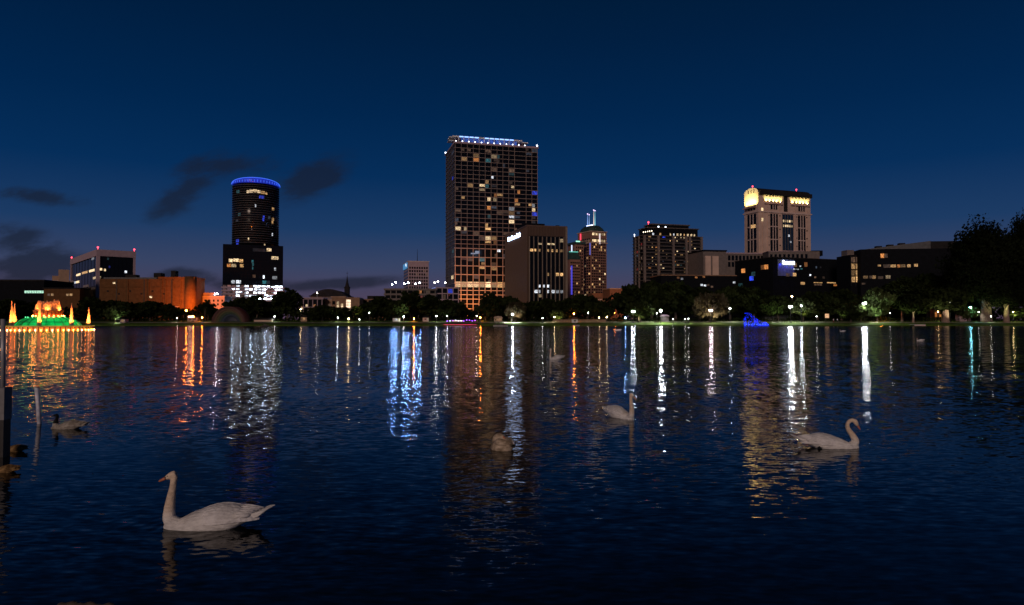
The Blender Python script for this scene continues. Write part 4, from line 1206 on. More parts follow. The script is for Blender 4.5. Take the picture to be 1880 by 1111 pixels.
# ------------------------------------------------------------------ floodlights that wash walls (each a lamp standing at the wall's foot)
def floodlight(px, py, Y, tgt, power, col, label, m, group=None, ang=120):
    p = at(px, py, Y)
    t = empty("floodlight", (p.x, Y, 2.05), 0, label, "floodlight", group)
    h = max(.6, p.z - 2.05)
    mb = MB(); mb.tube([(0, 0, 0), (0, 0, h)], .1, 6); mb.box(-.3, .3, -.3, .3, 0, .2); mb.build("pole", M["metal"], t)
    mb = MB(); mb.box(-.45, .45, -.3, .3, h, h + .45); mb.build("housing", M["metal"], t)
    mb = MB(); mb.box(-.38, .38, -.36, -.31, h + .06, h + .40); mb.build("lens", m, t)
    uplight(0, .0, h + .75, Vector(tgt) - Vector((p.x, Y, 2.05)), power, col, .9, ang, .3, "flood_beam", t)
    return t


ocol = (1.0, .20, .015)
p = at(362, 540, 385)
floodlight(352, 572, 372, (p.x - 1, 386, 13), 42000, ocol, "orange floodlight under the right end of the brick hall", M["lamp_orange"], "orange floodlights", 130)
floodlight(366, 568, 374, (p.x + 1, 386, 14), 20000, ocol, "orange floodlight at the hall's outer corner", M["lamp_orange"], "orange floodlights", 120)
floodlight(318, 572, 366, (at(318, 540, 385).x, 386, 16), 5000, (1, .32, .06), "amber floodlight left of the hall's door canopy", M["lamp_orange"], "orange floodlights", 130)
floodlight(866, 577, 452, (at(866, 560, 485).x, 490, 22), 120000, (1, .32, .08), "orange street light in the gap below the tallest tower", M["lamp_orange"], "orange floodlights", 110)
floodlight(1128, 575, 392, (at(1131, 560, 420).x, 420, 14), 12000, (1, .35, .1), "amber light beside the corner brick building", M["lamp_orange"], "orange floodlights", 110)

# ------------------------------------------------------------------ trees
def crown_mesh(seed, nclump, nleaf, leaf, rx=1.0, rz=.62, droop=0.0, top=0.25):
    rs = random.Random(seed)
    mb = MB()
    for c in range(nclump):
        # clump centres through the crown's volume, more near its outside
        while True:
            d = Vector((rs.uniform(-1, 1), rs.uniform(-1, 1), rs.uniform(-.85, 1)))
            if .30 < d.length < 1: break
        d = d * (.62 + .38 * rs.random())
        if d.z > .4: d.x *= .85; d.y *= .85
        cs = rs.uniform(.16, .34)
        for l in range(nleaf):
            o = Vector((max(-1.5, min(1.5, rs.gauss(0, 1))), max(-1.5, min(1.5, rs.gauss(0, 1))), max(-1.1, min(1.1, rs.gauss(0, .75))))) * cs * .5
            if droop: o.z -= abs(rs.gauss(0, droop))
            c_ = Vector(((d.x + o.x) * rx, (d.y + o.y) * rx, (d.z + o.z) * rz))
            n = Vector((rs.gauss(0, 1), rs.gauss(0, 1), rs.gauss(0, 1))).normalized()
            a = n.orthogonal().normalized(); b_ = n.cross(a)
            s = leaf * rs.uniform(.5, 1.3)
            mb.quad(c_, a * s, b_ * s * rs.uniform(.4, .8) + (Vector((0, 0, s * 1.2)) if droop and rs.random() < .6 else Vector((0, 0, 0))))
    return mb


def trunk_mesh(seed, r0, h, spread, flare=1.6, nl=5):
    rs = random.Random(seed)
    mb = MB()
    mb.tube([(0, 0, -.4), (0, 0, .25), (rs.uniform(-.1, .1), 0, h * .25), (rs.uniform(-.2, .2), rs.uniform(-.2, .2), h * .6), (0, 0, h)], [r0 * flare, r0 * 1.15, r0, r0 * .8, r0 * .5], 9)
    for k in range(nl):
        t = 2 * math.pi * k / nl + rs.uniform(-.4, .4); z0 = h * rs.uniform(.45, .95)
        e = Vector((math.cos(t) * spread * .75, math.sin(t) * spread * .75, z0 + spread * rs.uniform(.35, .8)))
        mid = Vector((e.x * .45, e.y * .45, z0 + (e.z - z0) * .65))
        mb.tube([(0, 0, z0), tuple(mid), tuple(e)], [r0 * .5, r0 * .3, r0 * .08], 6)
    return mb


PROTO = {}
crown_defs = {
    "a": crown_mesh(1, 90, 44, .075), "b": crown_mesh(2, 80, 48, .08, rz=.7), "c": crown_mesh(3, 100, 40, .07, rz=.55),
    "d": crown_mesh(4, 70, 46, .085, rx=.8, rz=.95), "m": crown_mesh(5, 80, 55, .07, rz=.85, droop=.14), "e": crown_mesh(6, 120, 42, .065, rx=.85, rz=1.0), "g": crown_mesh(7, 430, 78, .023, rx=.9, rz=1.0)}
mesh_cache = {}


def mesh_of(key, mb, name):
    if key not in mesh_cache:
        me = bpy.data.meshes.new(name); me.from_pydata(mb.v, [], mb.f); me.update(); mesh_cache[key] = me
    return mesh_cache[key]


def tree(px, ptop, hw, Y, kind, label, name="oak_tree", leafm="leaf", group="trees along the far shore", hcrown=None, barkm="bark", trunk_r=.34, rot=None, base=None, hcf=.86):
    """px centre pixel, ptop top pixel, hw crown half-width in pixels"""
    rs = random.Random(int(px * 7 + ptop))
    p = at(px, ptop, Y)
    zg = ground_z(p.x, Y)
    H = p.z - zg
    rx = hw / F * Y
    t = empty(name, (p.x, Y, zg), rs.uniform(0, 6.28) if rot is None else rot, label, "tree", group)
    ch = hcrown or H * hcf
    cm = mesh_of((kind, leafm), crown_defs[kind], "crown")
    if not cm.materials: cm.materials.append(M[leafm])
    c = bpy.data.objects.new("crown", cm); COL.objects.link(c); c.parent = t
    kz = {"a": .62, "b": .7, "c": .55, "d": .95, "m": .85, "e": 1.0, "g": 1.0}[kind]; kx = {"d": .8, "e": .85, "g": .9}.get(kind, 1.0)
    c.scale = (rx / kx / .93, rx / kx / .93, ch / 2 / kz / .97); c.location = (0, 0, H - ch / 2)
    hb = max(1.0, (H - ch) + ch * .35)
    tk = trunk_mesh(rs.randint(0, 99), trunk_r * max(.7, min(2.0, rx / 6)), hb, rx * .6)
    tk.build("trunk", M[barkm], t, True)
    return t


T = [  # px, top, halfwidth, Y, kind, label, kwargs
    (18, 547, 34, 300, "a", "dark round tree behind the left edge of the fountain"),
    (60, 556, 26, 306, "c", "low dark tree behind the fountain's left jets"),
    (172, 548, 30, 312, "b", "dark tree right behind the fountain's right jets"),
    (208, 549, 30, 320, "a", "dark tree above the small shelter right of the fountain"),
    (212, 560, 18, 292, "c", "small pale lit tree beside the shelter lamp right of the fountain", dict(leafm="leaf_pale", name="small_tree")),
    (244, 553, 30, 316, "c", "broad dark tree left of the brick hall's single lit window"),
    (276, 551, 30, 318, "a", "broad dark tree under the brick hall's single lit window"),
    (312, 562, 22, 312, "b", "dark tree before the middle of the orange brick wall"),
    (382, 552, 15, 330, "d", "slim dark tree between the brick hall and the low white building"),
    (446, 548, 30, 330, "b", "dark tree rising behind the rainbow bandshell"),
    (472, 543, 24, 322, "d", "dark tree in front of the round tower's parking decks"),
    (495, 556, 22, 330, "a", "loose tree right of centre under the white parking decks"),
    (528, 529, 27, 306, "e", "tall dark oval tree right of the round tower"),
    (592, 559, 26, 300, "a", "dark rounded tree before the white-framed glass building"),
    (620, 563, 24, 306, "c", "low dark tree under the glowing stair windows"),
    (672, 556, 25, 304, "a", "dark tree right of the brick apartment block"),
    (700, 547, 30, 312, "b", "wide dark tree left of the car park"),
    (728, 550, 24, 300, "c", "low dark tree above the white-lit garden"),
    (754, 536, 27, 310, "d", "tallest dark tree in front of the car park"),
    (790, 541, 24, 306, "e", "uneven dark tree between the car park and the gridded block"),
    (822, 548, 26, 304, "a", "dark tree left of the orange gap under the tallest tower"),
    (846, 556, 14, 312, "b", "narrow dark tree at the left side of the orange gap"),
    (902, 541, 26, 308, "b", "dark tree right of the orange gap under the tallest tower"),
    (934, 541, 22, 318, "a", "dark tree below the left corner of the brown ribbed block"),
    (948, 553, 19, 298, "m", "pale-limbed mossy tree behind the bright white lamp, below the brown block", dict(leafm="moss", name="mossy_oak")),
    (972, 552, 24, 310, "c", "low dark tree below the left half of the brown block"),
    (1005, 546, 28, 314, "a", "wide dark tree below the brown block's lit glass"),
    (1044, 549, 26, 306, "b", "dark tree between the brown block and the mast tower"),
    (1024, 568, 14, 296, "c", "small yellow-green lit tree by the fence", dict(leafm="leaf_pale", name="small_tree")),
    (1078, 539, 28, 312, "c", "dark spreading tree below the mast tower"),
    (1106, 552, 20, 304, "a", "dark tree left of the gap by the corner brick building"),
    (1160, 526, 34, 318, "b", "large dark tree left of the brightest white lamp"),
    (1196, 512, 36, 330, "a", "large dark tree behind the brightest white lamp"),
    (1176, 556, 26, 296, "c", "low tree with lit undersides by the twin lamp", dict(leafm="leaf", name="oak_tree")),
    (1240, 520, 40, 325, "b", "large dark tree right of the brightest white lamp"),
    (1284, 524, 34, 330, "a", "large dark tree before the two pinkish piers"),
    (1303, 536, 33, 297, "m", "wide mossy tree lit brownish around a twin lamp", dict(leafm="moss", name="mossy_oak")),
    (1340, 522, 36, 325, "c", "large dark tree left of the blue string lights"),
    (1384, 530, 34, 318, "b", "dark tree directly behind the blue string lights"),
    (1428, 540, 30, 312, "a", "green lit tree left of the bright twin lamp", dict(leafm="leaf", name="oak_tree")),
    (1474, 548, 20, 298, "d", "narrow yellow-green tree beside the bright lamps", dict(leafm="leaf_pale", name="small_tree")),
    (1500, 538, 34, 318, "b", "dark tree behind the small lit noticeboard"),
    (1545, 528, 38, 325, "a", "large dark tree behind the two walkers"),
    (1562, 560, 22, 292, "c", "low dark bushy tree right of the two walkers"),
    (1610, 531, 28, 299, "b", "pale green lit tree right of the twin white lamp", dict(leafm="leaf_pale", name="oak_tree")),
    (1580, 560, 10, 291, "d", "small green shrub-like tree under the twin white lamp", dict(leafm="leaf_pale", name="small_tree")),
    (1655, 508, 36, 300, "e", "tall dark tree before the dark long building", dict(barkm="bark_pale", hcf=.74)),
    (1702, 498, 42, 325, "a", "tall dark tree behind the thick pinkish trunk"),
    (1676, 540, 30, 292, "m", "drooping mossy tree over the little dock", dict(leafm="leaf", name="mossy_oak", trunk_r=.34, barkm="bark_pale", hcf=.68)),
    (1735, 526, 42, 292, "m", "wide mossy tree with a thick pale trunk near the pinkish lamp", dict(leafm="leaf", name="mossy_oak", trunk_r=.8, barkm="bark_pale", hcf=.66)),
    (1808, 402, 64, 296, "g", "biggest dark tree, towering near the right edge", dict(name="cypress_tree", leafm="leaf_dark", trunk_r=1.0, hcf=.88)),
    (1884, 390, 36, 300, "g", "tall dark tree cut by the right edge", dict(name="cypress_tree", leafm="leaf_dark", trunk_r=.9)),
    (1770, 475, 40, 310, "g", "dark tree filling the left side of the biggest tree", dict(leafm="leaf_dark")),
    (1846, 490, 46, 292, "g", "broad dark tree low between the two tallest right trees", dict(leafm="leaf_dark", trunk_r=.6, hcf=.8, barkm="bark_pale")),
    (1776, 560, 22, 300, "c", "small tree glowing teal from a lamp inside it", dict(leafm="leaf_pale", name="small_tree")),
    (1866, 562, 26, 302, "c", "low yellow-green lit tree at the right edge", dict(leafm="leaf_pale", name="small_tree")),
]
for row in T:
    kw = row[6] if len(row) > 6 else {}
    kw = dict(kw)
    tree(*row[:5], row[5], **kw)


def palm(px, ptop, Y, label):
    rs = random.Random(int(px)); p = at(px, ptop, Y); zg = ground_z(p.x, Y); H = p.z - zg
    t = empty("palm_tree", (p.x, Y, zg), 0, label, "palm tree", "palms by the orange lights")
    mb = MB(); mb.tube([(0, 0, -.2), (.1, 0, H * .5), (.25, 0, H * .86)], [.26, .2, .16], 8); mb.build("trunk", M["bark"], t, True)
    cr = MB()
    for k in range(18):
        a = 2 * math.pi * k / 18 + rs.uniform(-.15, .15); L_ = 2.3 * rs.uniform(.8, 1.1); up = rs.uniform(.1, 1.0)
        prev = None
        for q in range(7):
            s = q / 6
            c = Vector((.25 + math.cos(a) * L_ * s, math.sin(a) * L_ * s, H * .86 + up * 1.4 * s - 1.7 * s * s))
            wv = Vector((-math.sin(a), math.cos(a), 0)) * (.30 * math.sin(math.pi * min(1, s * .9 + .1))) 
            if prev:
                n = len(cr.v); cr.v += [tuple(prev[0] - prev[1]), tuple(prev[0]), tuple(c), tuple(c - wv), tuple(prev[0] + prev[1]), tuple(c + wv)]
                cr.v[n] = (cr.v[n][0], cr.v[n][1], cr.v[n][2] - .12); cr.v[n + 3] = (cr.v[n + 3][0], cr.v[n + 3][1], cr.v[n + 3][2] - .12)
                cr.f += [(n, n + 1, n + 2, n + 3), (n + 1, n + 4, n + 5, n + 2)]
            prev = (c, wv)
    cr.build("crown", M["leaf"], t)


palm(353, 567, 318, "palm standing before the orange-washed wall"); palm(376, 560, 322, "palm at the right corner of the orange-lit hall")
palm(337, 573, 312, "short palm left of the red-lit bar"); palm(1172, 575, 293, "small lit palm near the twin lamp, left of the brightest lamp"); palm(364, 577, 306, "short palm right of the red-lit bar")

# far-off town trees and park hedge that read as one mass
def leaf_mass(name, label, x0, x1, Y, depth, hfun, n, leaf, m, seed):
    rs = random.Random(seed); mb = MB()
    for i in range(n):
        x = rs.uniform(x0, x1); y = Y + rs.uniform(0, depth); h = hfun(x) * (.75 + .35 * math.sin(x * .55) * math.sin(x * .23 + 2) + .1 * rs.random())
        z = ground_z(x, y) + h * (1 - rs.random() ** 1.6) 
        nrm = Vector((rs.gauss(0, 1), rs.gauss(0, 1), rs.gauss(0, 1))).normalized(); a = nrm.orthogonal().normalized(); b_ = nrm.cross(a); s = leaf * rs.uniform(.5, 1.3)
        mb.quad(Vector((x, y, z)), a * s, b_ * s * .7)
    tag(mb.build(name, m), label, kind="stuff")


leaf_mass("far_tree_line", "dark mass of town trees behind the park", -420, 420, 332, 12, lambda x: 6.5 if x < 45 else 12.5, 26000, .62, M["leaf_dark"], 3)
leaf_mass("shore_shrubbery", "low dark shrubs behind the lakeside path", -260, 240, 299, 7, lambda x: 1.7, 12000, .22, M["leaf"], 4)

# ------------------------------------------------------------------ park lamps
def street_lamp(px, py, Y, m, label, group, r=.3, twin=False):
    p = at(px, py, Y); zg = ground_z(p.x, Y)
    h = max(1.0, p.z - zg - r)
    t = pole_lamp(p.x, Y, zg, h, M[m], label, group, r=r, heads=2 if twin else 1, name="street_lamp")
    cc = {"lamp_orange": (1, .25, .04), "lamp_warm": (1, .85, .45), "lamp_teal": (.4, .9, .9), "lamp_pink": (1, .85, .75)}.get(m, (.95, 1, .85))
    pw = {"lamp_bright": 15000, "lamp_dim": 2600, "lamp_teal": 5000}.get(m, 4800) * (1.0 if r > .19 else .35)
    uplight(0, -.1, h - .15, (0, -.1, 0), pw, cc, 1.0, 152, .1, "lamp_beam", t)
    return t


G1 = "park lamps along the far shore"
for a in [
    (215, 582, 291, "lamp_white", "white park lamp on the grass just right of the fountain", G1, .30),
    (342, 570, 330, "lamp_orange", "orange street lamp before the orange-washed wall", "orange street lamps", .32),
    (355, 581, 300, "lamp_orange", "low orange lamp beside the red-lit bar", "orange street lamps", .24),
    (381, 565, 335, "lamp_orange", "orange street lamp right of the brick hall", "orange street lamps", .30),
    (325, 584, 296, "lamp_dim", "pinkish lamp left of the red-lit bar", G1, .14),
    (371, 583, 298, "lamp_orange", "orange lamp at the right end of the red-lit bar", "orange street lamps", .22),
    (389, 588, 296, "lamp_bluewhite", "blue-white lamp at the left foot of the bandshell", G1, .14),
    (416, 561, 340, "lamp_dim", "small white lamp above the bandshell arch", G1, .2),
    (504, 581, 298, "lamp_dim", "pinkish white lamp over the low pink wall", G1, .2),
    (552, 568, 330, "lamp_warm", "warm lamp at the left end of the glass pavilion", G1, .2),
    (620, 583, 295, "lamp_white", "white lamp in the shrubs below the brick apartments", G1, .14),
    (640, 585, 295, "lamp_warm", "warm lamp in the yellow-lit shrubs", G1, .2),
    (660, 587, 294, "lamp_dim", "warm low lamp right of the yellow-lit shrubs", G1, .14),
    (678, 574, 296, "lamp_dim", "dim lamp in the middle of the round dark tree", G1, .16),
    (731, 583, 300, "lamp_bluewhite", "blue-white lamp at the left of the lit garden", G1, .12),
    (741, 581, 296, "lamp_dim", "white lamp over the lit garden", G1, .2),
    (760, 585, 296, "lamp_orange", "small amber lamp right of the lit garden", "orange street lamps", .2),
    (801, 580, 294, "lamp_white", "white lamp left of the red and purple lit deck", G1, .15),
    (821, 580, 298, "lamp_white", "pinkish lamp above the left end of the lit deck", G1, .14),
    (875, 580, 310, "lamp_dim", "white lamp at the foot of the orange gap", G1, .16),
    (882, 583, 300, "lamp_orange", "red-orange lamp right of the orange gap", "orange street lamps", .22),
    (941, 577, 292, "lamp_bright", "bright white lamp below the brown ribbed block", G1, .25),
    (996, 584, 292, "lamp_dim", "pinkish lamp at the left end of the lit fence", G1, .14),
    (1018, 582, 294, "lamp_warm", "warm lamp inside the small yellow-green tree", G1, .16),
    (1054, 576, 300, "lamp_orange", "orange lamp above the lit fence", "orange street lamps", .26),
    (1080, 574, 300, "lamp_dim", "white lamp hung among the dark branches", G1, .16),
    (1100, 583, 297, "lamp_warm", "warm lamp above the right part of the lit fence", G1, .16),
    (1114, 582, 296, "lamp_warm", "warm lamp at the right end of the lit fence", G1, .16),
    (1148, 583, 300, "lamp_bluewhite", "blue-white lamp in the low tree left of the twin lamp", G1, .12),
    (1206, 575, 298, "lamp_dim", "dim lamp just left of the brightest white lamp", G1, .14),
    (1213, 570, 290, "lamp_bright", "brightest white lamp of the park, right of the small palm", G1, .42),
    (1236, 586, 288, "lamp_dim", "small warm path light on the grass", G1, .13),
    (1258, 586, 289, "lamp_dim", "small pinkish path light, left one of a close pair", G1, .13),
    (1264, 585, 289, "lamp_dim", "small pinkish path light, right one of a close pair", G1, .13),
    (1340, 566, 296, "lamp_white", "white lamp left of the blue string lights", G1, .2),
    (1454, 544, 330, "lamp_warm", "high yellowish lamp over the bright twin lamp", G1, .36),
    (1471, 561, 292, "lamp_white", "white lamp right of the bright twin lamp", G1, .28),
    (1476, 562, 300, "lamp_dim", "small blue-white lamp close beside a larger white one", G1, .14),
    (1499, 581, 292, "lamp_dim", "greenish warm lamp left of the lit noticeboard", G1, .14),
    (1634, 575, 300, "lamp_dim", "dim lamp right of the pale green tree", G1, .14),
    (1617, 578, 305, "lamp_orange", "orange lamp hidden behind the pale green tree", "orange street lamps", .26),
    (1603, 563, 300, "lamp_dim", "warm lamp inside the pale green tree", G1, .2),
    (1722, 572, 300, "lamp_warm", "warm lamp behind the thick pinkish trunk", G1, .15),
    (1782, 564, 297, "lamp_teal", "teal lamp inside the small glowing tree", G1, .28),
    (1797, 573, 296, "lamp_dim", "blue-white lamp right of the teal-lit tree", G1, .15),
    (1819, 581, 292, "lamp_dim", "warm low lamp among the right-hand trunks", G1, .14),
    (1860, 573, 297, "lamp_warm", "warm lamp in the yellow-green tree at the right edge", G1, .15),
]:
    street_lamp(*a)
for a in [
    (1162.5, 572, 290, "lamp_white", "twin-globe white lamp left of the small palm", "twin-globe lamps", .22, True),
    (1305, 570, 290, "lamp_pink", "twin-globe pinkish lamp under the mossy tree", "twin-globe lamps", .24, True),
    (1451.5, 563, 288, "lamp_bright", "bright twin-globe lamp on the shore right of the blue string lights", "twin-globe lamps", .30, True),
    (1587, 556.5, 290, "lamp_bright", "bright twin-globe lamp left of the pale green tree", "twin-globe lamps", .28, True),
    (1744, 552, 292, "lamp_pink", "twin-globe pinkish lamp beside the thick trunk at right", "twin-globe lamps", .26, True),
]:
    street_lamp(*a)

def added_uplight(px, Y, power, col, label):  # uplights added to brighten foliage and trunks; no such fixtures are known
    p = at(px, 590, Y); zg = ground_z(p.x, Y)
    t = empty("added_uplight", (p.x, Y, zg), 0, label, "added light", "added lights that shine up into trees")
    mb = MB(); mb.tube([(0, 0, -.1), (0, 0, .22)], .1, 8); mb.build("housing", M["metal"], t)
    mb = MB(); mb.tube([(0, 0, .221), (0, 0, .235)], .085, 8); mb.build("lens", M["w_cream"], t)
    uplight(0, 0, .3, (0, 1.0, 6), power * 1.9, col, 1.0, 110, .08, "added_uplight_beam", t)


for a in [(216, 289, 900, (.8, 1, .6), "added light under the small tree by the fountain"), (948, 294, 2200, (1, .7, .5), "added light under the mossy tree by the bright lamp"),
          (1024, 293, 1200, (1, .85, .3), "added light under the small yellow-green tree"), (648, 296, 1800, (1, .85, .25), "added light in the shrubs below the brick apartments"),
          (742, 294, 2600, (.85, 1, .75), "added light in the white-lit garden"), (1176, 292, 1500, (1, 1, .5), "added light by the small lit palm"),
          (1296, 292, 3200, (1, .8, .5), "added light left under the wide mossy tree"), (1316, 293, 3200, (1, .8, .55), "added light right under the wide mossy tree"),
          (1425, 306, 3800, (.8, 1, .5), "added light under the green lit tree"), (1472, 294, 1200, (1, .9, .3), "added light under the narrow yellow-green tree"),
          (1606, 293, 5200, (.8, 1, .65), "added light under the pale green tree"), (1660, 289, 1600, (.9, 1, .5), "added light beside the little dock"),
          (1690, 289, 1600, (.9, 1, .5), "added light right of the little dock"), (1728, 288, 3600, (1, .85, .6), "added light at the thick pinkish trunk"),
          (1752, 288, 2600, (1, .9, .55), "added light right of the thick pinkish trunk"), (1866, 296, 2200, (.9, 1, .35), "added light in the yellow-green tree at the right edge"),
          (1795, 289, 1800, (.8, 1, .35), "added light in the shrubs right of the teal-lit tree"), (1822, 289, 1500, (1, .95, .5), "garden light beside the biggest tree's trunk"),
          (1842, 289, 2200, (.85, 1, .35), "added light under the broad dark tree at right"), (1240, 293, 1800, (.95, 1, .5), "added light right of the brightest lamp"),
          (1545, 290, 1000, (.9, 1, .5), "added light behind the two walkers"), (1405, 292, 1200, (.9, 1, .5), "added light behind the blue string lights")]:
    added_uplight(*a)

# ------------------------------------------------------------------ things on the far shore
# rainbow bandshell
p = at(414, 598, 292)
t = empty("bandshell", (p.x, 294, 0), R(-8), "lakeside bandshell with faint rainbow-striped concentric arches", "bandshell")
cols = [(.045, .010, .008), (.07, .028, .012), (.05, .045, .012), (.010, .03, .014), (.008, .02, .045), (.006, .012, .03)]
for k in range(6):
    ro_ = 7.6 - k * .8; ri_ = ro_ - .8; y0 = k * .55
    mb = MB(); n = 24
    for i in range(n + 1):
        a = math.pi * i / n
        for (r_, y_) in ((ro_, y0), (ri_ if k < 5 else .02, y0 + (.55 if k < 5 else 1.8)), (ro_, y0 + 6), ):
            mb.v.append((r_ * math.cos(a), y_, .5 + r_ * math.sin(a)))
    for i in range(n):
        q = 3 * i; mb.f += [(q, q + 3, q + 4, q + 1), (q, q + 2, q + 5, q + 3)]
    mb.build("arch", mat("arch_%d" % k, cols[k], .6, var=.15), t, True)
mb = MB(); mb.box(-9.4, 9.4, -3, 2, .0, .9); mb.build("stage", M["slab_dark"], t)
# pink wall with shelter right of the bandshell
def shed(name, label, cat, px0, px1, ptop, Y, wall, roof, lit=None, d=3.0, group=None):
    a = at(px0, 590, Y); b2 = at(px1, 590, Y); zt = zat((px0 + px1) / 2, ptop, Y); zg = ground_z(a.x, Y)
    W = b2.x - a.x; H = zt - zg
    t = empty(name, (a.x, Y, zg), 0, label, cat, group)
    mb = MB(); mb.box(0, W, .1, d, -.3, H); mb.build("wall", M[wall], t)
    mb = MB()
    mb.v = [(-.3, -.4, H), (W + .3, -.4, H), (W + .3, d + .4, H), (-.3, d + .4, H), (.3, d / 2, H + .8), (W - .3, d / 2, H + .8)]
    mb.f = [(0, 1, 5, 4), (2, 3, 4, 5), (1, 2, 5), (3, 0, 4), (3, 2, 1, 0)]
    mb.build("roof", M[roof], t)
    if lit:
        n = max(1, int(W / 1.6))
        for i in range(n):
            x = W * (i + .5) / n
            mb = MB(); mb.box(x - .45, x + .45, .03, .12, H * .35, H * .8); mb.build("window", M[lit], t)
    return t


shed("park_kiosk", "small pinkish lit kiosk with dark roof right of the fountain", "kiosk", 220, 229, 586, 292, "pale", "darkroof", "w_warm")
shed("red_lit_bar", "red-lit lakeside bar with a bright white sign under the orange wall", "bar", 344, 362, 583, 300, "tan", "darkroof", "w_red")
sg = empty("bar_sign", at(350, 581.5, 298.5), 0, "bright white bar-shaped sign on posts over the red-lit bar", "sign")
sg.location.z = ground_z(sg.location.x, 298.5)
hz_ = zat(350, 581.5, 298.5) - sg.location.z
mb = MB(); mb.box(-1.0, 1.0, -.1, .05, hz_ - .25, hz_ + .25); mb.build("sign_panel", glow("bar_sign_light", (1, .65, .5), 9, sample=True), sg)
mb = MB(); mb.tube([(-.8, .1, 0), (-.8, .1, hz_)], .07, 5); mb.tube([(.8, .1, 0), (.8, .1, hz_)], .07, 5); mb.build("post", M["metal"], sg)
shed("pink_garden_wall", "long low pinkish wall with roof right of the bandshell", "wall", 466, 499, 587, 297, "pinkstone", "darkroof")
shed("yellow_lit_shelter", "shelter with a yellow-lit face left of the round tree", "shelter", 552, 563, 582, 300, "tan", "darkroof", "w_warm")
shed("white_lit_pavilion", "small white-lit garden pavilion left of the amber lamp", "pavilion", 721, 733, 584, 296, "white", "darkroof", "w_white")
shed("brick_kiosk", "small reddish kiosk behind the trees right of the lit garden", "kiosk", 776, 786, 583, 296, "pinkstone", "darkroof", "w_red")
shed("market_tent", "warm lit pointed tent left of the bright white lamp", "tent", 907, 922, 584, 300, "tan", "tan", "w_warm")
shed("red_white_kiosk", "little white-fronted kiosk with red-lit roof behind the lit fence", "kiosk", 1050, 1061, 586, 291, "white", "brick", "w_dim")
shed("pale_kiosk", "pale small kiosk right behind the bright white lamp", "kiosk", 938, 946, 580, 299, "white", "darkroof", "w_amber")
shed("park_shelter", "open shelter with pale roof edge right of the brightest lamp", "shelter", 1215, 1228, 581, 296, "slab_dark", "pale")
shed("shore_house", "pale low house behind the thick pinkish trunk", "house", 1715, 1738, 569, 312, "tan", "darkroof", "w_amber")
shed("far_right_kiosk", "pale low kiosk under the teal-lit tree", "kiosk", 1762, 1782, 577, 300, "pale", "darkroof", "w_dim")
shed("long_garden_roof", "long low building with white roof edge left of the bright twin lamp", "building", 1405, 1448, 570, 316, "slab_dark", "white", None, 5)
# lit fence
t = empty("park_fence", at(1015, 590, 292), 0, "yellow-lit slatted fence on the bank below the brown block", "fence"); t.location.z = ground_z(t.location.x, 292)
x2 = at(1112, 590, 292).x - t.location.x
mb = MB(); n = 120
for i in range(n):
    x = x2 * i / (n - 1)
    mb.box(x - .05, x + .05, 0, .05, .1, 1.35)
mb.build("pickets", M["tan"], t)
mb = MB(); mb.box(0, x2, .051, .10, 1.1, 1.2); mb.build('rail', M['tan'], t); mb = MB(); mb.box(0, x2, .051, .10, .3, .4); mb.build("rail", M["tan"], t)
# red and purple lit deck
a = at(817, 594, 283); b2 = at(876, 594, 283)
t = empty("lakeside_deck", (a.x, 281.0, 0), 0, "lakeside dining deck with red rope light and purple lamps", "deck")
W = b2.x - a.x
mb = MB(); mb.box(0, W, -3.2, 3, .35, .65)
for i in range(8): mb.box(W * i / 7 - .12, W * i / 7 + .12, -3.0, -2.7, -.5, .35)
mb.build("platform", M["bark"], t)
mb = MB(); mb.box(0, W, -3.34, -3.22, .42, .60); mb.build("rope_light", glow("red_rope_light", (1, .03, .10), 1.0, sample=True, var=.5, scale=.9), t)
mb = MB()
for i in range(15): mb.box(W * i / 14 - .04, W * i / 14 + .04, -3.1, -3.02, .65, 1.6)
mb.box(0, W, -3.1, -3.02, 1.6, 1.68); mb.build("railing", M["metal"], t)
rs = random.Random(4)
for i in range(11):
    x = W * (.10 + .85 * i / 10); c = "violet" if i > 5 or i in (0, 2) else "white"
    mb = MB(); mb.ball((x, -2.6 + rs.random(), 1.9 + rs.random() * .5), .16, 6, 4)
    mb.build("deck_lamp", M.setdefault("dk" + c, glow("deck_lamp_" + c, (.45, .08, 1) if c == "violet" else (.7, .7, 1), 7, sample=True)), t)
mb = MB(); mb.box(W * .25, W * .58, -1.6, 1.4, 2.05, 2.2); mb.build("awning", M["white"], t)
mb = MB(); mb.box(W * .25, W * .58, -1.72, -1.62, 1.85, 2.10); mb.build("awning_light", glow("awning_light", (1, .62, .5), 1.2, sample=True), t)
mb = MB()
for u in (.26, .57): mb.tube([(W * u, -1.5, .65), (W * u, -1.5, 2.05)], .06, 5)
mb.build("awning_post", M["metal"], t)
# moored swan-shaped pedal boats as plain white boats
def boat(px, py, label, m="white", L=2.6):
    p = onwater(px, py); t = empty("pedal_boat", (p.x, p.y, 0), R(20), label, "boat", "small boats moored by the bank")
    mb = MB(); n = 8; prof = []
    for i in range(n + 1):
        s = i / n; w_ = .65 * math.sin(math.pi * min(1, .12 + s * .8)) ** .6
        mb.v += [(-L / 2 + L * s, -w_, .45), (-L / 2 + L * s, 0, -.2), (-L / 2 + L * s, w_, .45)]
    for i in range(n):
        q = 3 * i; mb.f += [(q, q + 3, q + 4, q + 1), (q + 1, q + 4, q + 5, q + 2), (q, q + 2, q + 5, q + 3)]
    mb.build("hull", M[m], t)
    mb = MB(); mb.box(-.5, .5, -.4, .4, .46, .8); mb.box(-.55, -.4, -.4, .4, .8, 1.35); mb.build("seat", M["slab_dark"], t)
    mb = MB()
    for sx in (-.5, .6): mb.tube([(sx, 0, .46), (sx, 0, 1.7)], .04, 5)
    mb.build("canopy_post", M["metal"], t)
    mb = MB(); mb.box(-.8, .9, -.5, .5, 1.7, 1.78); mb.build("canopy", M[m], t)


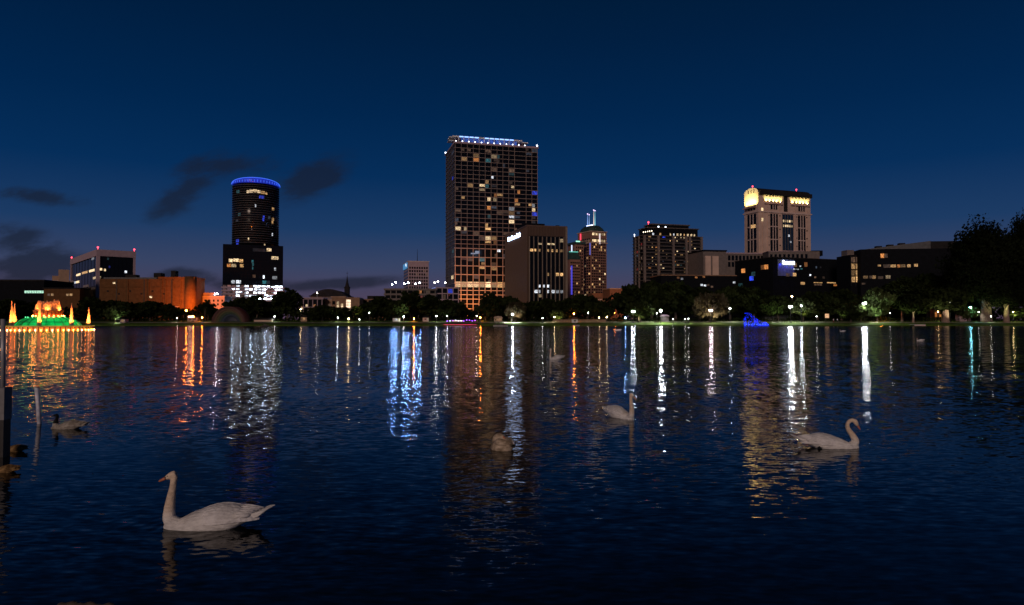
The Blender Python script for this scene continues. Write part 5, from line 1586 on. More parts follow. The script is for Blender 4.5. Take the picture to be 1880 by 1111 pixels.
boat(912, 599.3, "white pedal boat, left of the three moored near the tent"); boat(919, 599.2, "white pedal boat, middle of the three moored near the tent"); boat(926, 599.4, "white pedal boat, right of the three moored near the tent")
boat(1058, 598.8, "white pedal boat moored before the red-roofed kiosk"); boat(487, 599.5, "dark pedal boat moored before the pink wall", "slab_dark")
# little dock
p = at(1677, 598, 281)
t = empty("wooden_dock", (p.x, 277, 0), 0, "little pale wooden dock at the bank right of centre-right trees", "dock")
mb = MB(); mb.box(-2.2, 2.2, -.5, 5, .45, .62); mb.build("platform", M["palemetal"], t)
mb = MB(); mb.box(-2.2, 2.2, -.62, -.51, .05, .45); mb.build("fascia", M["pinkstone_pale"], t)
mb = MB()
for sx in (-2, 2): mb.tube([(sx, -.3, -.6), (sx, -.3, 1.3)], .12, 6)
mb.build("piling", M["bark"], t)
# lit noticeboard
p = at(1518.5, 580, 286)
t = empty("noticeboard", (p.x, 286, ground_z(p.x, 286)), 0, "orange lit square noticeboard on a post left of the two walkers", "sign")
zc_ = p.z - t.location.z
mb = MB(); mb.tube([(-.55, .1, -.2), (-.55, .1, zc_)], .06, 6); mb.build("post", M["metal"], t)
mb = MB(); mb.box(-.80, .80, 0, .1, zc_ - .85, zc_ + .85); mb.build("board", glow("board_light", (1, .55, .28), .85, var=.5, scale=1.5), t)
mb = MB(); mb.box(-.86, .86, -.03, .12, zc_ + .85, zc_ + .93); mb.box(-.86, .86, -.03, .12, zc_ - .93, zc_ - .85); mb.build("frame", M["bark"], t)
# railing on the shore
t = empty("shore_railing", at(1438, 592, 283), 0, "dark metal railing at the water below the bright twin lamp", "railing"); t.location.z = ground_z(t.location.x, 284)
t.location.y = 284.5
mb = MB(); L_ = at(1498, 592, 283).x - at(1438, 592, 283).x
for i in range(14): mb.tube([(L_ * i / 13, 0, -.2), (L_ * i / 13, 0, 1.15)], .05, 5)
mb.build("post", M["metal"], t)
mb = MB(); mb.tube([(0, 0, 1.15), (L_, 0, 1.15)], .05, 5); mb.tube([(0, 0, .65), (L_, 0, .65)], .04, 5); mb.build("rail", M["metal"], t)
# bench
for (px, lb) in ((1206, "park bench on the lit grass under the brightest lamp"), (1388, "park bench on the grass right behind the blue string lights")):
    p = at(px, 588, 287); t = empty("park_bench", (p.x, 287, ground_z(p.x, 287)), 0, lb, "bench", "park benches")
    mb = MB(); mb.box(-1, 1, 0, .45, .42, .48); mb.build("seat", M["grey"], t); mb = MB(); mb.box(-1, 1, .46, .52, .55, .95); mb.build("backrest", M["grey"], t)
    for sx in (-.85, .8): mb = MB(); mb.box(sx, sx + .06, .02, .5, 0, .42); mb.build("leg", M["metal"], t)


# two walkers
def person(px, Y, label, top, phase):
    p = at(px, 590, Y)
    t = empty("person", (p.x, Y, ground_z(p.x, Y) + .12), R(80) * phase, label, "person", None)
    me = bpy.data.meshes.new("body")
    V_ = [(0, 0, .95), (0, 0, 1.15), (0, 0, 1.40), (0, 0, 1.52), (0, .01, 1.60), (0, .02, 1.70), (0, .01, 1.76),
          (-.09, 0, .90), (-.10, .12, .50), (-.10, .10, .09), (-.10, .24, .03), (.09, 0, .90), (.10, -.06, .50), (.10, -.22, .10), (.10, -.08, .03),
          (-.19, 0, 1.40), (-.24, -.06, 1.12), (-.24, .04, .88), (-.24, .07, .79), (.19, 0, 1.40), (.24, .06, 1.12), (.24, .16, .90), (.24, .19, .81)]
    E_ = [(0, 1), (1, 2), (2, 3), (3, 4), (4, 5), (5, 6), (0, 7), (7, 8), (8, 9), (9, 10), (0, 11), (11, 12), (12, 13), (13, 14), (2, 15), (15, 16), (16, 17), (17, 18), (2, 19), (19, 20), (20, 21), (21, 22)]
    rad_ = [.13, .14, .15, .06, .07, .10, .07, .09, .065, .045, .04, .09, .065, .045, .04, .06, .045, .035, .03, .06, .045, .035, .03]
    me.from_pydata(V_, E_, []); o = bpy.data.objects.new("body", me); COL.objects.link(o); o.parent = t
    sk = o.modifiers.new("skin", 'SKIN')
    for i, r_ in enumerate(rad_): me.skin_vertices[0].data[i].radius = (r_, r_ * .85)
    me.skin_vertices[0].data[0].use_root = True
    o.modifiers.new("sub", 'SUBSURF').levels = 1
    me.materials.append(M["skin"])
    mb = MB(); mb.lathe([(.17, .86), (.185, 1.0), (.18, 1.2), (.21, 1.38), (.10, 1.49)], 12); mb.tube([(-.18, 0, 1.40), (-.25, -.03, 1.2)], [.085, .07], 7); mb.tube([(.18, 0, 1.40), (.25, .03, 1.2)], [.085, .07], 7); mb.build("shirt", M[top], t, True)
    mb = MB(); mb.tube([(-.09, 0, .95), (-.10, .12, .50), (-.10, .10, .12)], [.125, .09, .07], 8); mb.tube([(.09, 0, .95), (.10, -.06, .5), (.10, -.22, .14)], [.125, .09, .07], 8); mb.build("trousers", M["cloth_red"] if phase > 0 else M["cloth_dark"], t, True)
    mb = MB(); mb.ball((0, -.01, 1.72), .115, 8, 6, (1, 1, .8)); mb.build("hair", M["dark"], t, True)


person(1530.5, 287, "person in a white top walking the path, left of a pair", "cloth_white", 1)
person(1537.5, 287.5, "person in a white top walking the path, right of a pair", "cloth_white", -1)

# blue light strings over a wire frame at the water's edge
p = at(1366, 598, 279)
t = empty("blue_light_strings", (p.x, 279, 0), 0, "mound of glowing blue string lights at the water's edge, tall at its left", "light display")
Wd = at(1411, 598, 279).x - at(1366, 598, 279).x
rs = random.Random(8)
hb = lambda s: 1.3 + 4.3 * math.exp(-((s - .12) / .42) ** 2)
bl = MB()
for i in range(14):
    s = i / 13; h = hb(s)
    wr = MB(); wr.tube([(Wd * s, 0, 0), (Wd * s + .2, .4, h * .6), (Wd * s, 0, h * .82)], .02, 4); wr.build("wire", M["dark"], t)
for i in range(240):
    s = rs.random() ** 1.15; h = hb(s)
    z = .12 + h * rs.random() ** 1.5 * .95
    bl.ball((Wd * s, rs.uniform(-.8, .8), z), .045 + .03 * rs.random(), 4, 3)
tag(bl.build("bulb", M["blue_bulb"], t), kind="stuff")
mb = MB()
for k in range(9): s = (k + .5) / 9; mb.ball((Wd * s, -1.0, .45 + .4 * rs.random()), .10, 5, 4)
mb.build("bright_bulb", glow("pale_blue_bulb", (.04, .10, 1), 14, sample=True), t)

# ------------------------------------------------------------------ lit fountain
FC = onwater(92, 607.5); FY = 151.0 + 10.4
FX = (89 - 940) / F * FY
t = empty("lake_fountain", (FX, FY, 0), 0, "large lit fountain with green glass dome, orange jets and scalloped lit rim", "fountain")
t.scale = (.85, .85, .98)
RR = 10.9
mb = MB(); mb.lathe([(RR - .5, -.6), (RR - .5, .95), (RR, .95), (RR, 1.15), (RR - 1.5, 1.15), (RR - 1.5, .8), (7.6, .7)], 96, caps=False); mb.build("rim", mat("rim_concrete", (.6, .42, .22), .7, var=.1), t)
mb = MB(); mb.lathe([(RR + .02, .98), (RR + .08, .98), (RR + .08, 1.12), (RR + .02, 1.12)], 96, caps=False); mb.build("rim_light", glow("green_yellow_rim", (.75, .5, .05), .5, var=.5, scale=1.0), t)
nb = 56
for k in range(nb):
    a = 2 * math.pi * k / nb
    if math.sin(a) > .35: continue
    mb = MB(); mb.ball(((RR + .18) * math.cos(a), (RR + .18) * math.sin(a), .18), .11, 6, 4); mb.build("rim_bulb", M["bulb_orange"] if k % 3 else M["bulb_pale"], t)
mb = MB()
for k in range(nb):
    a = 2 * math.pi * (k + .5) / nb; c, s = math.cos(a), math.sin(a)
    mb.tube([((RR - .35) * c, (RR - .35) * s, -.3), ((RR - .12) * c, (RR - .12) * s, .9)], .12, 5)
mb.build("rim_rib", mat("rim_rib", (.10, .03, .015), .7), t)
# dome
prof = [(8.0, 1.0), (7.75, 1.35), (7.2, 1.95), (6.2, 2.55), (5.1, 2.98), (4.0, 3.2)]
dm_ = glow("green_lit_glass", (.002, .36, .06), 1.05, var=.75, scale=.28, base=(.01, .12, .04))
mb = MB(); mb.lathe(prof, 48, caps=False); mb.build("dome", dm_, t, True)
mb = MB()
for k in range(24):
    a = 2 * math.pi * k / 24; c, s = math.cos(a), math.sin(a)
    mb.tube([(r_ * c * 1.006, r_ * s * 1.006, z_ + .03) for r_, z_ in prof], .07, 4)
for (r_, z_) in (prof[2], ): mb.lathe([(r_, z_), (r_ + .08, z_ + .02), (r_ + .06, z_ + .12), (r_ - .02, z_ + .1)], 48, caps=False)
mb.build("dome_rib", mat("dome_rib", (.02, .05, .03), .5), t)
for k in range(10):
    a = math.pi * (1.05 + .9 * k / 9)
    mb = MB(); mb.ball((5.2 * math.cos(a), 5.2 * math.sin(a), 3.12), .10, 6, 4); mb.build("dome_lamp", M.setdefault("dlamp", glow("green_white_lamp", (.15, 1, .4), 4, sample=True)), t)
# upper basin
mb = MB(); mb.lathe([(3.75, 3.2), (3.75, 3.32), (3.2, 3.35), (3.15, 4.45), (3.6, 4.55), (3.6, 4.75), (3.2, 4.75), (3.1, 4.3), (.1, 4.2)], 48, caps=False); mb.build("upper_basin", mat("basin_red", (.55, .2, .08), .7, var=.15), t)
for k in range(24):
    a = 2 * math.pi * k / 24
    mb = MB(); mb.tube([(3.32 * math.cos(a), 3.32 * math.sin(a), 3.3), (3.45 * math.cos(a), 3.45 * math.sin(a), 4.5)], .09, 5); mb.build("basin_rib", M["rim_rib"] if "rim_rib" in M else M.setdefault("rim_rib", mat("basin_rib_stone", (.14, .05, .02), .7)), t)
for k in range(20):
    a = 2 * math.pi * k / 20
    mb = MB(); mb.ball((3.62 * math.cos(a), 3.62 * math.sin(a), 3.46), .10, 6, 4); mb.build("basin_bulb", M["bulb_orange"], t)
spray = bpy.data.materials.new("lit_water_spray"); spray.use_nodes = True
nt_ = spray.node_tree; nt_.nodes.clear()
o_ = nt_.nodes.new("ShaderNodeOutputMaterial"); d_ = nt_.nodes.new("ShaderNodeBsdfDiffuse"); tr_ = nt_.nodes.new("ShaderNodeBsdfTranslucent"); tp_ = nt_.nodes.new("ShaderNodeBsdfTransparent")
d_.inputs[0].default_value = (.5, .5, .5, 1); tr_.inputs[0].default_value = (.5, .5, .5, 1)
m1 = nt_.nodes.new("ShaderNodeMixShader"); m1.inputs[0].default_value = .5; m2 = nt_.nodes.new("ShaderNodeMixShader"); m2.inputs[0].default_value = .7
nt_.links.new(d_.outputs[0], m1.inputs[1]); nt_.links.new(tr_.outputs[0], m1.inputs[2]); nt_.links.new(tp_.outputs[0], m2.inputs[1]); nt_.links.new(m1.outputs[0], m2.inputs[2]); nt_.links.new(m2.outputs[0], o_.inputs[0])


def jet(cx, cy, z0, H, rb, seed, n=70, name="water_jet", par=None, point=.9):
    rs = random.Random(seed); mb = MB()
    for i in range(n):
        a = rs.uniform(0, 6.283); top = H * (rs.random() ** .35) * 1.0; rr = rb * rs.uniform(.45, 1.0) * (1.35 - point * top / H)
        pts = []; 
        for q in range(9):
            s = q / 8
            # up the middle and over, falling outward
            x = rr * (s ** 1.4); z = top * (1 - (2 * s - .62) ** 2 / 1.9044) if s > .31 else top * (s / .31) * .98
            pts.append((cx + x * math.cos(a) + rs.gauss(0, .02), cy + x * math.sin(a) + rs.gauss(0, .02), z0 + max(0, z)))
        mb.tube(pts, .022, 3, cap=False)
        for q in range(10):
            s = rs.random(); x = rr * s ** 1.2 * rs.uniform(.6, 1.2); z = top * (1 - s * s)
            c = Vector((cx + x * math.cos(a), cy + x * math.sin(a), z0 + z * rs.uniform(.75, 1.02)))
            u_ = Vector((rs.gauss(0, 1), rs.gauss(0, 1), rs.gauss(0, 1))).normalized() * .05; mb.quad(c, u_, u_.orthogonal().normalized() * .06)
    return mb.build(name, spray, par or t)


jr = 9.4
for k, (dx, back, H) in enumerate([(-9.3, 0, 5.6), (-7.25, 1, 5.3), (-4.2, -1, 5.9), (3.75, -1, 5.9), (7.0, 1, 4.6), (8.75, -1, 5.4)]):
    dy = back * math.sqrt(max(0, jr * jr - dx * dx)) if back else 0
    dx_ = dx * (1 + dy / FY)
    jet(dx_, dy, 1.0, H, .82, 50 + k, n=95)
    for (ox, oy) in ((.9, -1.7), (-.9, -1.7)):
        l = bpy.data.lights.new("jet_lamp", 'SPOT'); l.energy = 16000; l.color = (1, .17, .018); l.spot_size = R(75); l.spot_blend = .9; l.shadow_soft_size = .12
        lo = bpy.data.objects.new("jet_lamp", l); COL.objects.link(lo); lo.parent = t; lo.location = (dx_ + ox, dy + oy, 1.25)
        d = Vector((-ox, -oy, H * .50)); lo.rotation_euler = d.to_track_quat('-Z', 'Y').to_euler()
# central sprays
for k in range(16):
    a = 2 * math.pi * k / 16; r_ = 2.2
    jet(r_ * math.cos(a), r_ * math.sin(a), 4.5, random.Random(k).uniform(2.2, 2.9), 1.1, 80 + k, n=44, name="central_spray", point=.3)
for k in range(6):
    a = 2 * math.pi * k / 6
    uplight(3.4 * math.cos(a), 3.4 * math.sin(a), 4.85, (.9 * math.cos(a), .9 * math.sin(a), 6.9), 2600, (1, .18, .02), .9, 125, .12, "spray_lamp", t)

# ------------------------------------------------------------------ posts in the near water
def near_post():
    p = onwater(3, 838); s = p.y / F
    t = empty("dock_post", (p.x, p.y, 0), 0, "pale square dock pile with a thin pole on top, cut by the left edge", "post")
    zt = zat(2, 711, p.y); zm = zat(2, 770, p.y)
    mb = MB(); hw = 10 * s
    mb.box(-hw, hw, -hw, hw, zm, zt); mb.build("pile_cap", mat("pile_plastic", (.20, .19, .20), .6, var=.2, scale=8, bump=.3), t)
    mb = MB(); mb.box(-hw * .9, hw * .9, -hw * .9, hw * .9, -.6, zm); mb.build("pile", mat("wet_pile", (.02, .018, .018), .5, var=.4, scale=8), t)
    mb = MB(); mb.tube([(-.0, 0, zt), (-.02, 0, zt + 1.25)], 3.8 * s, 14); mb.build("pole", M["palemetal"], t, True)


near_post()
p = onwater(73, 778); s = p.y / F
t = empty("tilted_pipe", (p.x, p.y, 0), 0, "slim pale pipe leaning left out of the water beside the black-necked bird", "post")
zt = zat(67, 712, p.y); dx = -6.5 * s
mb = MB(); mb.tube([(.02, 0, -.4), (dx * .5, 0, zt * .5), (dx, 0, zt)], 3.6 * s, 14); mb.build("pipe", mat("pipe_plastic", (.6, .6, .68), .4, var=.35, scale=9), t, True)
mb = MB(); mb.tube([(dx, 0, zt), (dx * 1.02, 0, zt + .03)], 4.1 * s, 14); mb.build("end_cap", M["palemetal"], t, True)
# stony edge of the near bank, low at the bottom left
rs = random.Random(2)
for i in range(3):
    p = onwater(135 + 34 * i, 1108.5 + i * .8)
    mb = MB(); mb.ball((0, 0, 0), .055 + .012 * rs.random(), 14, 10, (1.7, .8, .45))
    mb.v = [(x + .006 * math.sin(40 * y + 9 * i), y + .006 * math.sin(47 * x), z + .005 * math.sin(60 * x + 30 * y)) for x, y, z in mb.v]
    o = mb.build("shore_stone", mat("stone_%d" % i, (.10, .07, .05), .8, var=.4, scale=20), None, True)
    o.location = (p.x, p.y - .06, .008)
    tag(o, "wet brown stone at the bottom left edge, %s of three" % ("leftmost", "middle", "rightmost")[i], "stone", "stones at the near edge")

# ------------------------------------------------------------------ birds
def feather_mat(name, c0, c1, scale=26, rough=.85, neck=None):
    m, nt, b = newmat(name); N, L = nt.nodes, nt.links
    tc = N.new("ShaderNodeTexCoord"); mp = N.new("ShaderNodeMapping"); mp.inputs["Scale"].default_value = (.35, 1, 1)
    nz = N.new("ShaderNodeTexNoise"); nz.inputs["Scale"].default_value = scale; nz.inputs["Detail"].default_value = 5
    L.new(tc.outputs["Object"], mp.inputs[0]); L.new(mp.outputs[0], nz.inputs["Vector"])
    n2 = N.new("ShaderNodeTexNoise"); n2.inputs["Scale"].default_value = 4; n2.inputs["Detail"].default_value = 3; L.new(tc.outputs["Object"], n2.inputs["Vector"])
    ad = N.new("ShaderNodeMath"); ad.operation = 'ADD'; L.new(nz.outputs[0], ad.inputs[0]); L.new(n2.outputs[0], ad.inputs[1])
    cr = N.new("ShaderNodeValToRGB"); cr.color_ramp.elements[0].position = .75 / 1.0 * .5 + .05; cr.color_ramp.elements[1].position = .62
    hf = N.new("ShaderNodeMath"); hf.operation = 'MULTIPLY'; L.new(ad.outputs[0], hf.inputs[0]); hf.inputs[1].default_value = .5
    cr.color_ramp.elements[0].color = c0 + (1,); cr.color_ramp.elements[1].color = c1 + (1,)
    L.new(hf.outputs[0], cr.inputs[0]); L.new(cr.outputs[0], b.inputs["Base Color"])
    if neck:   # stained buff neck and head, blending into the white breast
        sp3 = N.new("ShaderNodeSeparateXYZ"); L.new(tc.outputs["Object"], sp3.inputs[0])
        def ss(o, a, c):
            r = N.new("ShaderNodeMapRange"); r.interpolation_type = 'SMOOTHSTEP'; r.inputs["From Min"].default_value = a; r.inputs["From Max"].default_value = c; L.new(o, r.inputs["Value"]); return r.outputs[0]
        mm_ = N.new("ShaderNodeMath"); mm_.operation = 'MULTIPLY'; L.new(ss(sp3.outputs[0], .22, .38), mm_.inputs[0]); L.new(ss(sp3.outputs[2], .04, .34), mm_.inputs[1])
        mx_ = N.new("ShaderNodeMix"); mx_.data_type = 'RGBA'; mx_.blend_type = 'MULTIPLY'; L.new(mm_.outputs[0], mx_.inputs["Factor"]); L.new(cr.outputs[0], mx_.inputs["A"]); mx_.inputs["B"].default_value = neck + (1,)
        L.new(mx_.outputs["Result"], b.inputs["Base Color"])
    b.inputs["Roughness"].default_value = rough; b.inputs["Specular IOR Level"].default_value = .15
    bp = N.new("ShaderNodeBump"); bp.inputs["Strength"].default_value = .9; bp.inputs["Distance"].default_value = .02
    L.new(nz.outputs[0], bp.inputs["Height"]); L.new(bp.outputs[0], b.inputs["Normal"])
    return m


M["swan"] = feather_mat("swan_plumage", (.60, .58, .57), (.84, .82, .80), neck=(1.0, .81, .63))
M["swan_wing"] = feather_mat("swan_wing_plumage", (.60, .58, .58), (.86, .84, .84), 34)
M["swan_neck"] = feather_mat("swan_neck_plumage", (.48, .36, .25), (.60, .47, .34), 40)
M["beak"] = mat("orange_beak", (.50, .17, .09), .45, var=.15, scale=20)
M["black"] = mat("black_skin", (.008, .008, .008), .5, var=.2, scale=20)
M["grey_feather"] = feather_mat("grey_plumage", (.22, .19, .16), (.42, .38, .33), 30)
M["black_feather"] = feather_mat("black_plumage", (.006, .006, .006), (.02, .018, .018), 30)
M["brown_feather"] = feather_mat("brown_plumage", (.09, .05, .02), (.34, .21, .09), 22)
M["buff_feather"] = feather_mat("buff_plumage", (.25, .19, .13), (.62, .50, .38), 20)


def catmull(pts, n=6):
    P = [Vector(p) for p in pts]; P = [P[0] * 2 - P[1]] + P + [P[-1] * 2 - P[-2]]
    out = []
    for i in range(1, len(P) - 2):
        for k in range(n):
            t = k / n
            out.append(.5 * ((2 * P[i]) + (-P[i - 1] + P[i + 1]) * t + (2 * P[i - 1] - 5 * P[i] + 4 * P[i + 1] - P[i + 2]) * t * t + (-P[i - 1] + 3 * P[i] - 3 * P[i + 1] + P[i + 2]) * t ** 3))
    out.append(P[-2]); return out


def loft_body(mb, secs, seg=24):
    """secs: x, half width, top z, bottom z"""
    n = len(mb.v)
    S = []
    # smooth the sections
    vs = catmull([(s[0], s[1], s[2]) for s in secs], 5); vb = catmull([(s[0], s[3], 0) for s in secs], 5)
    for a, b2 in zip(vs, vb): S.append((a.x, max(.004, a.y), a.z, b2.y))
    for (x, w_, zt, zb) in S:
        zc = zb + (zt - zb) * .42
        for k in range(seg):
            t = 2 * math.pi * k / seg; c, s = math.cos(t), math.sin(t)
            z = zc + (s * (zt - zc) if s > 0 else s * (zc - zb))
            mb.v.append((x, w_ * math.copysign(abs(c) ** .9, c), z))
    for i in range(len(S) - 1):
        for k in range(seg):
            k2 = (k + 1) % seg; mb.f.append((n + i * seg + k, n + i * seg + k2, n + (i + 1) * seg + k2, n + (i + 1) * seg + k))
    mb.f.append(tuple(n + k for k in range(seg - 1, -1, -1))); q = n + (len(S) - 1) * seg; mb.f.append(tuple(q + k for k in range(seg)))


BODY = [(-.54, .03, .21, .15), (-.46, .10, .235, .085), (-.32, .165, .255, .01), (-.12, .20, .265, -.08), (.08, .205, .25, -.10), (.26, .18, .195, -.10), (.42, .14, .115, -.09), (.54, .10, .075, -.06), (.62, .05, .045, -.01)]


def swan(name, loc, rz, neck, head_dir, label, sc=1.0, plum=("swan", "swan_wing", "swan_neck"), group="white swans on the lake", raise_=1.0, foot=False, fine=.011, cat="swan", headlen=1.0, beakm="beak", neck_r=1.0, tail=True, hy=0.0):
    """local +x = where the breast points; neck = list of points ending at the head"""
    t = empty(name, loc, rz, label, cat, group)
    t.scale = (sc, sc, sc)
    mb = MB()
    loft_body(mb, [(a, b_, (c if c < .1 else c * raise_), d) for a, b_, c, d in BODY])
    pts = catmull([(.46, 0, .02)] + neck, 6)
    n = len(pts); rads = [neck_r * (.085 - .048 * min(1, (i / n) * 1.6)) for i in range(n)]
    mb.tube(pts, rads, 14)
    hd = Vector(head_dir).normalized(); H0 = Vector(neck[-1])
    hpts = [H0 - hd * .045, H0 - hd * .015, H0 + hd * .03, H0 + hd * .075, H0 + hd * .105]
    mb.tube(hpts, [.036, .048, .047, .034, .023], 12)
    body = mb.build("body", M[plum[0]], t, True)
    body.data.materials.append(M[plum[2]])
    rm_ = body.modifiers.new("fuse", 'REMESH'); rm_.mode = 'VOXEL'; rm_.voxel_size = fine; rm_.use_smooth_shade = True
    sm = body.modifiers.new("smooth", 'SMOOTH'); sm.iterations = 7; sm.factor = .6
    # bake the fused surface so the neck can carry its own tint
    bpy.context.view_layer.update()
    dg = bpy.context.evaluated_depsgraph_get()
    me = bpy.data.meshes.new_from_object(body.evaluated_get(dg)); body.modifiers.clear(); body.data = me
    me.materials.clear(); me.materials.append(M[plum[0]]); me.materials.append(M[plum[2]])
    zmin = .12
    for pl_ in me.polygons:
        c = pl_.center
        pl_.use_smooth = True
        if c.z > .19 and min((c - q).length for q in pts[5:] + hpts) < .085 * neck_r and (c.x > .18): pl_.material_index = 0 if plum[0] == "swan" else 1
    # wings folded on the back, built of overlapping feather rows
    for sgn in (-1, 1):
        wb = MB(); wb_s = []
        N_ = 84; K = 27
        for i in range(N_ + 1):
            s = i / N_; x = .32 - .90 * s
            zt_ = (.085 + .222 * math.sin(math.pi * min(1, s * .84 + .06)) ** .85) * (raise_ if raise_ > 1 else 1)
            if s > .72: zt_ = zt_ - (s - .72) * .10
            wd = .21 * math.sin(math.pi * min(1, .10 + s * .86)) ** .65
            hgt = .24 * math.sin(math.pi * min(1, .08 + s * .90)) ** .8 + .012
            for k in range(K + 1):
                v = k / K
                a = v * 1.45
                y = (.012 + wd * math.sin(a)) * sgn; z = zt_ - hgt * (1 - math.cos(a)) - .006
                # scallop of feather tips
                col_ = v * 7.0; ci = int(col_); fr_ = (s * (9 + 3 * s) + .5 * (ci % 2) + .13 * math.sin(ci * 2.3)) % 1.0
                h_ = .0050 * fr_ - .0035 * (2 * (col_ - ci) - 1) ** 2 * fr_
                if s < .12: h_ *= s / .12
                nx_ = Vector((0, math.sin(a) * sgn, math.cos(a)))
                wb.v.append((x, y + nx_.y * h_, z + nx_.z * h_))
        for i in range(N_):
            for k in range(K): q = i * (K + 1) + k; wb.f.append((q, q + 1, q + K + 2, q + K + 1) if sgn > 0 else (q, q + K + 1, q + K + 2, q + 1))
        o = wb.build("wing", M[plum[1]], t, True); md = o.modifiers.new("thickness", 'SOLIDIFY'); md.thickness = .022; md.offset = -1
        # long flight feathers crossing over the tail
        fb = MB()
        for q in range(5):
            y0 = sgn * (.03 + .022 * q); z0 = .235 * (raise_ if raise_ > 1 else 1) - .018 * q
            fb.tube([(-.30, y0 * 1.6, z0 + .01), (-.46, y0 * 1.1, z0 + .005), (-.62 + .03 * q, y0 * .5, z0 - .005 + .004 * q)], [.030, .026, .006], 8, flat=.45)
        fb.build("flight_feathers", M[plum[1]], o, True)
    if tail:
        tb = MB()
        for q in range(-3, 4):
            tb.tube([(-.38, q * .022, .12), (-.56, q * .030, .165), (-.76 + abs(q) * .022, q * .030, .262 - abs(q) * .008)], [.045, .034, .006], 8, flat=.5)
        tb.build("tail", M[plum[0]], t, True)
    # beak, black face patch and knob, eyes
    bs = H0 + hd * .092
    up = Vector((0, 0, 1)); side = hd.cross(up).normalized() if abs(hd.z) < .98 else Vector((0, 1, 0)); upv = side.cross(hd).normalized()
    bk = MB(); bk.tube([bs, bs + hd * .045 * headlen, bs + hd * .085 * headlen, bs + hd * .105 * headlen], [.023, .018, .015, .006], 10, flat=.8); bk.build("beak", M[beakm], t, True)
    fc = MB(); fc.ball(bs + upv * .020 - hd * .004, .016, 10, 7); fc.tube([bs - hd * .012, bs + hd * .006], [.028, .0245], 12)
    for sg_ in (-1, 1): fc.tube([bs + side * sg_ * .018 - hd * .006 + upv * .006, bs + side * sg_ * .034 - hd * .045 + upv * .012], [.010, .004], 7)
    fc.build("face_patch", M["black"], t, True)
    for sg_ in (-1, 1):
        eb = MB(); eb.ball(H0 + hd * .052 + side * sg_ * .036 + upv * .013, .0065, 8, 6); eb.build("eye", M["black"], t, True)
    if foot:
        fb = MB(); fb.tube([(-.22, foot * .18, .02), (-.25, foot * .205, .042), (-.28, foot * .20, .03)], [.016, .024, .010], 8, flat=.5); fb.tube([(-.20, foot * .17, -.05), (-.20, foot * .178, .03)], [.015, .02], 7); fb.build("foot", M["black"], t, True)
    return t


# nearest swan, facing left with a straight neck
p = onwater(395, 969)
swan("swan", (p.x - .03, p.y + .05, 0), R(180 + 4), [(.555, 0, .10), (.565, 0, .20), (.55, 0, .34), (.53, 0, .47), (.515, 0, .58), (.505, 0, .645), (.525, 0, .67)], (.9, 0, -.42),
     "nearest white swan, at lower left, facing left with straight upright neck", fine=.0095, sc=.94, neck_r=1.13)
# right swan, curved neck, facing right
p = onwater(1523, 821.5)
swan("swan", (p.x - .03, p.y, 0), R(-4), [(.545, 0, .10), (.545, 0, .18), (.49, 0, .28), (.42, 0, .38), (.40, 0, .47), (.43, 0, .545), (.50, 0, .575), (.56, 0, .545)], (.52, 0, -.86),
     "white swan at right with an arched neck and lowered orange beak", neck_r=1.1, sc=.93, foot=-1, fine=.010)
# middle swan, three-quarter, facing right
p = onwater(1132, 766)
swan("swan", (p.x + .06, p.y, 0), R(-60), [(.55, 0, .10), (.575, 0, .22), (.57, 0, .36), (.55, 0, .50), (.54, 0, .60), (.54, 0, .68), (.565, 0, .705)], (.75, .25, -.62),
     "white swan in the middle distance, turned three-quarters with upright neck", sc=.88, neck_r=1.15, raise_=1.10, fine=.012)
p = onwater(1022, 660)
swan("swan", (p.x, p.y, 0), R(180 + 40), [(.55, 0, .10), (.575, 0, .22), (.565, 0, .36), (.545, 0, .50), (.53, 0, .60), (.52, 0, .67), (.545, 0, .69)], (.8, 0, -.5),
     "small far white swan facing left, before the dark tower reflection", sc=.95, fine=.016)
# black-necked white bird at left
p = onwater(127, 787)
swan("black_necked_swan", (p.x, p.y, 0), R(180), [(.47, 0, .12), (.47, 0, .22), (.44, 0, .33), (.42, 0, .42), (.455, 0, .47)], (.95, 0, -.25),
     "grey-white bird with black neck and head, between the pipe and the fountain's reflection", sc=.66, plum=("grey_feather", "grey_feather", "black_feather"), group=None, fine=.014, neck_r=1.5, beakm="black")


def duck(px, py, sc, rz, label, neck, hd, plum, group=None):
    p = onwater(px, py)
    return swan("duck", (p.x, p.y, 0), rz, neck, hd, label, sc=sc, plum=plum, group=group, fine=.018, cat="duck", neck_r=1.05, tail=False)


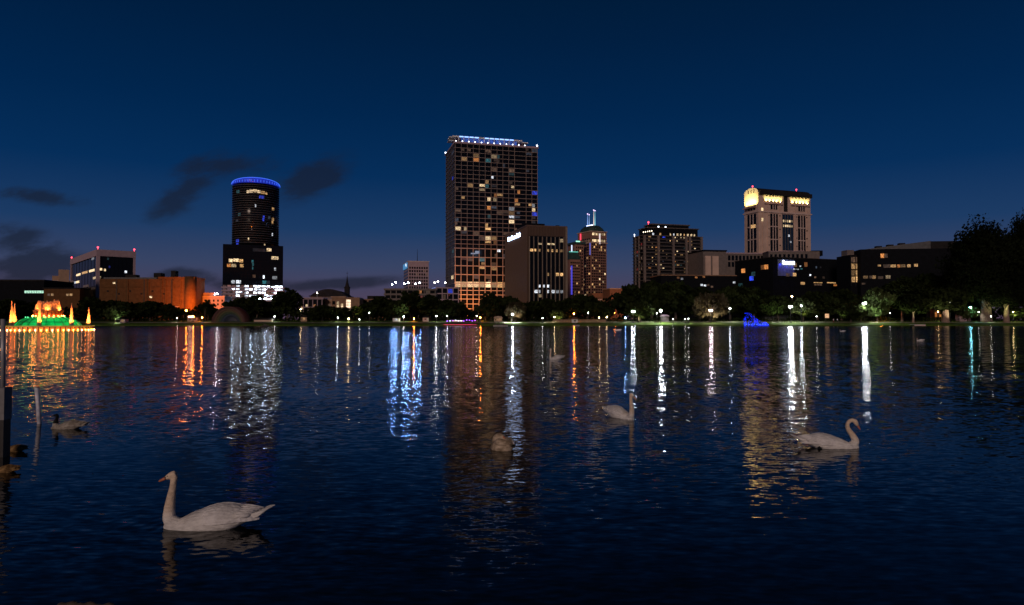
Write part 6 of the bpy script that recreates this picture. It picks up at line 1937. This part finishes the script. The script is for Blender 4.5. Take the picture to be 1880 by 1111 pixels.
duck(26, 829, .44, R(180), "brown duck half hidden behind the dock post at the left edge", [(.50, 0, .15), (.53, 0, .28), (.52, 0, .38), (.56, 0, .42)], (1, 0, -.1), ("brown_feather",) * 3)
duck(10, 867, .42, R(180), "brown duck low at the left edge, below the other duck", [(.50, 0, .12), (.54, 0, .2), (.55, 0, .28), (.6, 0, .31)], (1, 0, -.1), ("brown_feather",) * 3)
# sleeping goose: head tucked on its back
p = onwater(922, 826)
t = empty("sleeping_goose", (p.x, p.y, 0), R(155), "hunched buff goose asleep with its head tucked, below centre", "goose")
mb = MB(); loft_body(mb, [(-.22, .03, .12, .03), (-.18, .10, .19, -.03), (-.08, .15, .25, -.07), (.03, .155, .26, -.08), (.13, .13, .20, -.07), (.20, .08, .12, -.04), (.235, .03, .07, 0)])
mb.tube(catmull([(.14, 0, .10), (.15, .01, .20), (.08, .02, .27), (.0, .03, .275)], 5), [.06] * 5 + [.05] * 6 + [.045] * 5, 12)
mb.ball((-.01, .035, .265), .047, 12, 8, (1.2, 1, .9))
bo = mb.build("body", M["buff_feather"], t, True); r_ = bo.modifiers.new("fuse", 'REMESH'); r_.mode = 'VOXEL'; r_.voxel_size = .009; r_.use_smooth_shade = True; s_ = bo.modifiers.new("smooth", 'SMOOTH'); s_.iterations = 5
for sg_ in (-1, 1):
    wb = MB(); wb.tube([(.12, sg_ * .10, .14), (.0, sg_ * .135, .165), (-.12, sg_ * .11, .16), (-.24, sg_ * .03, .13)], [.03, .075, .06, .008], 10, flat=.6); wb.build("wing", M["buff_feather"], t, True)
mb = MB(); mb.tube([(-.04, .05, .262), (-.10, .07, .235)], [.02, .008], 8); mb.build("beak", M["beak"], t, True)
mb = MB()
for q in (-1, 0, 1): mb.tube([(-.14, q * .03, .08), (-.27, q * .035, .10)], [.04, .008], 8, flat=.5)
mb.build("tail", M["black_feather"], t, True)
# far white birds
for (px, py, lb, s_) in ((1135, 607, "tiny white bird far out below the corner brick building", 1.1), (1547, 609, "tiny white bird far out between two lamp reflections", .9), (1690, 626, "tiny pale bird alone on the dark water far right", .7)):
    p = onwater(px, py)
    swan("swan", (p.x, p.y, 0), R(180), [(.55, 0, .10), (.56, 0, .25), (.53, 0, .40), (.56, 0, .46)], (.9, 0, -.3), lb, sc=s_, group="tiny far white birds", fine=.03)
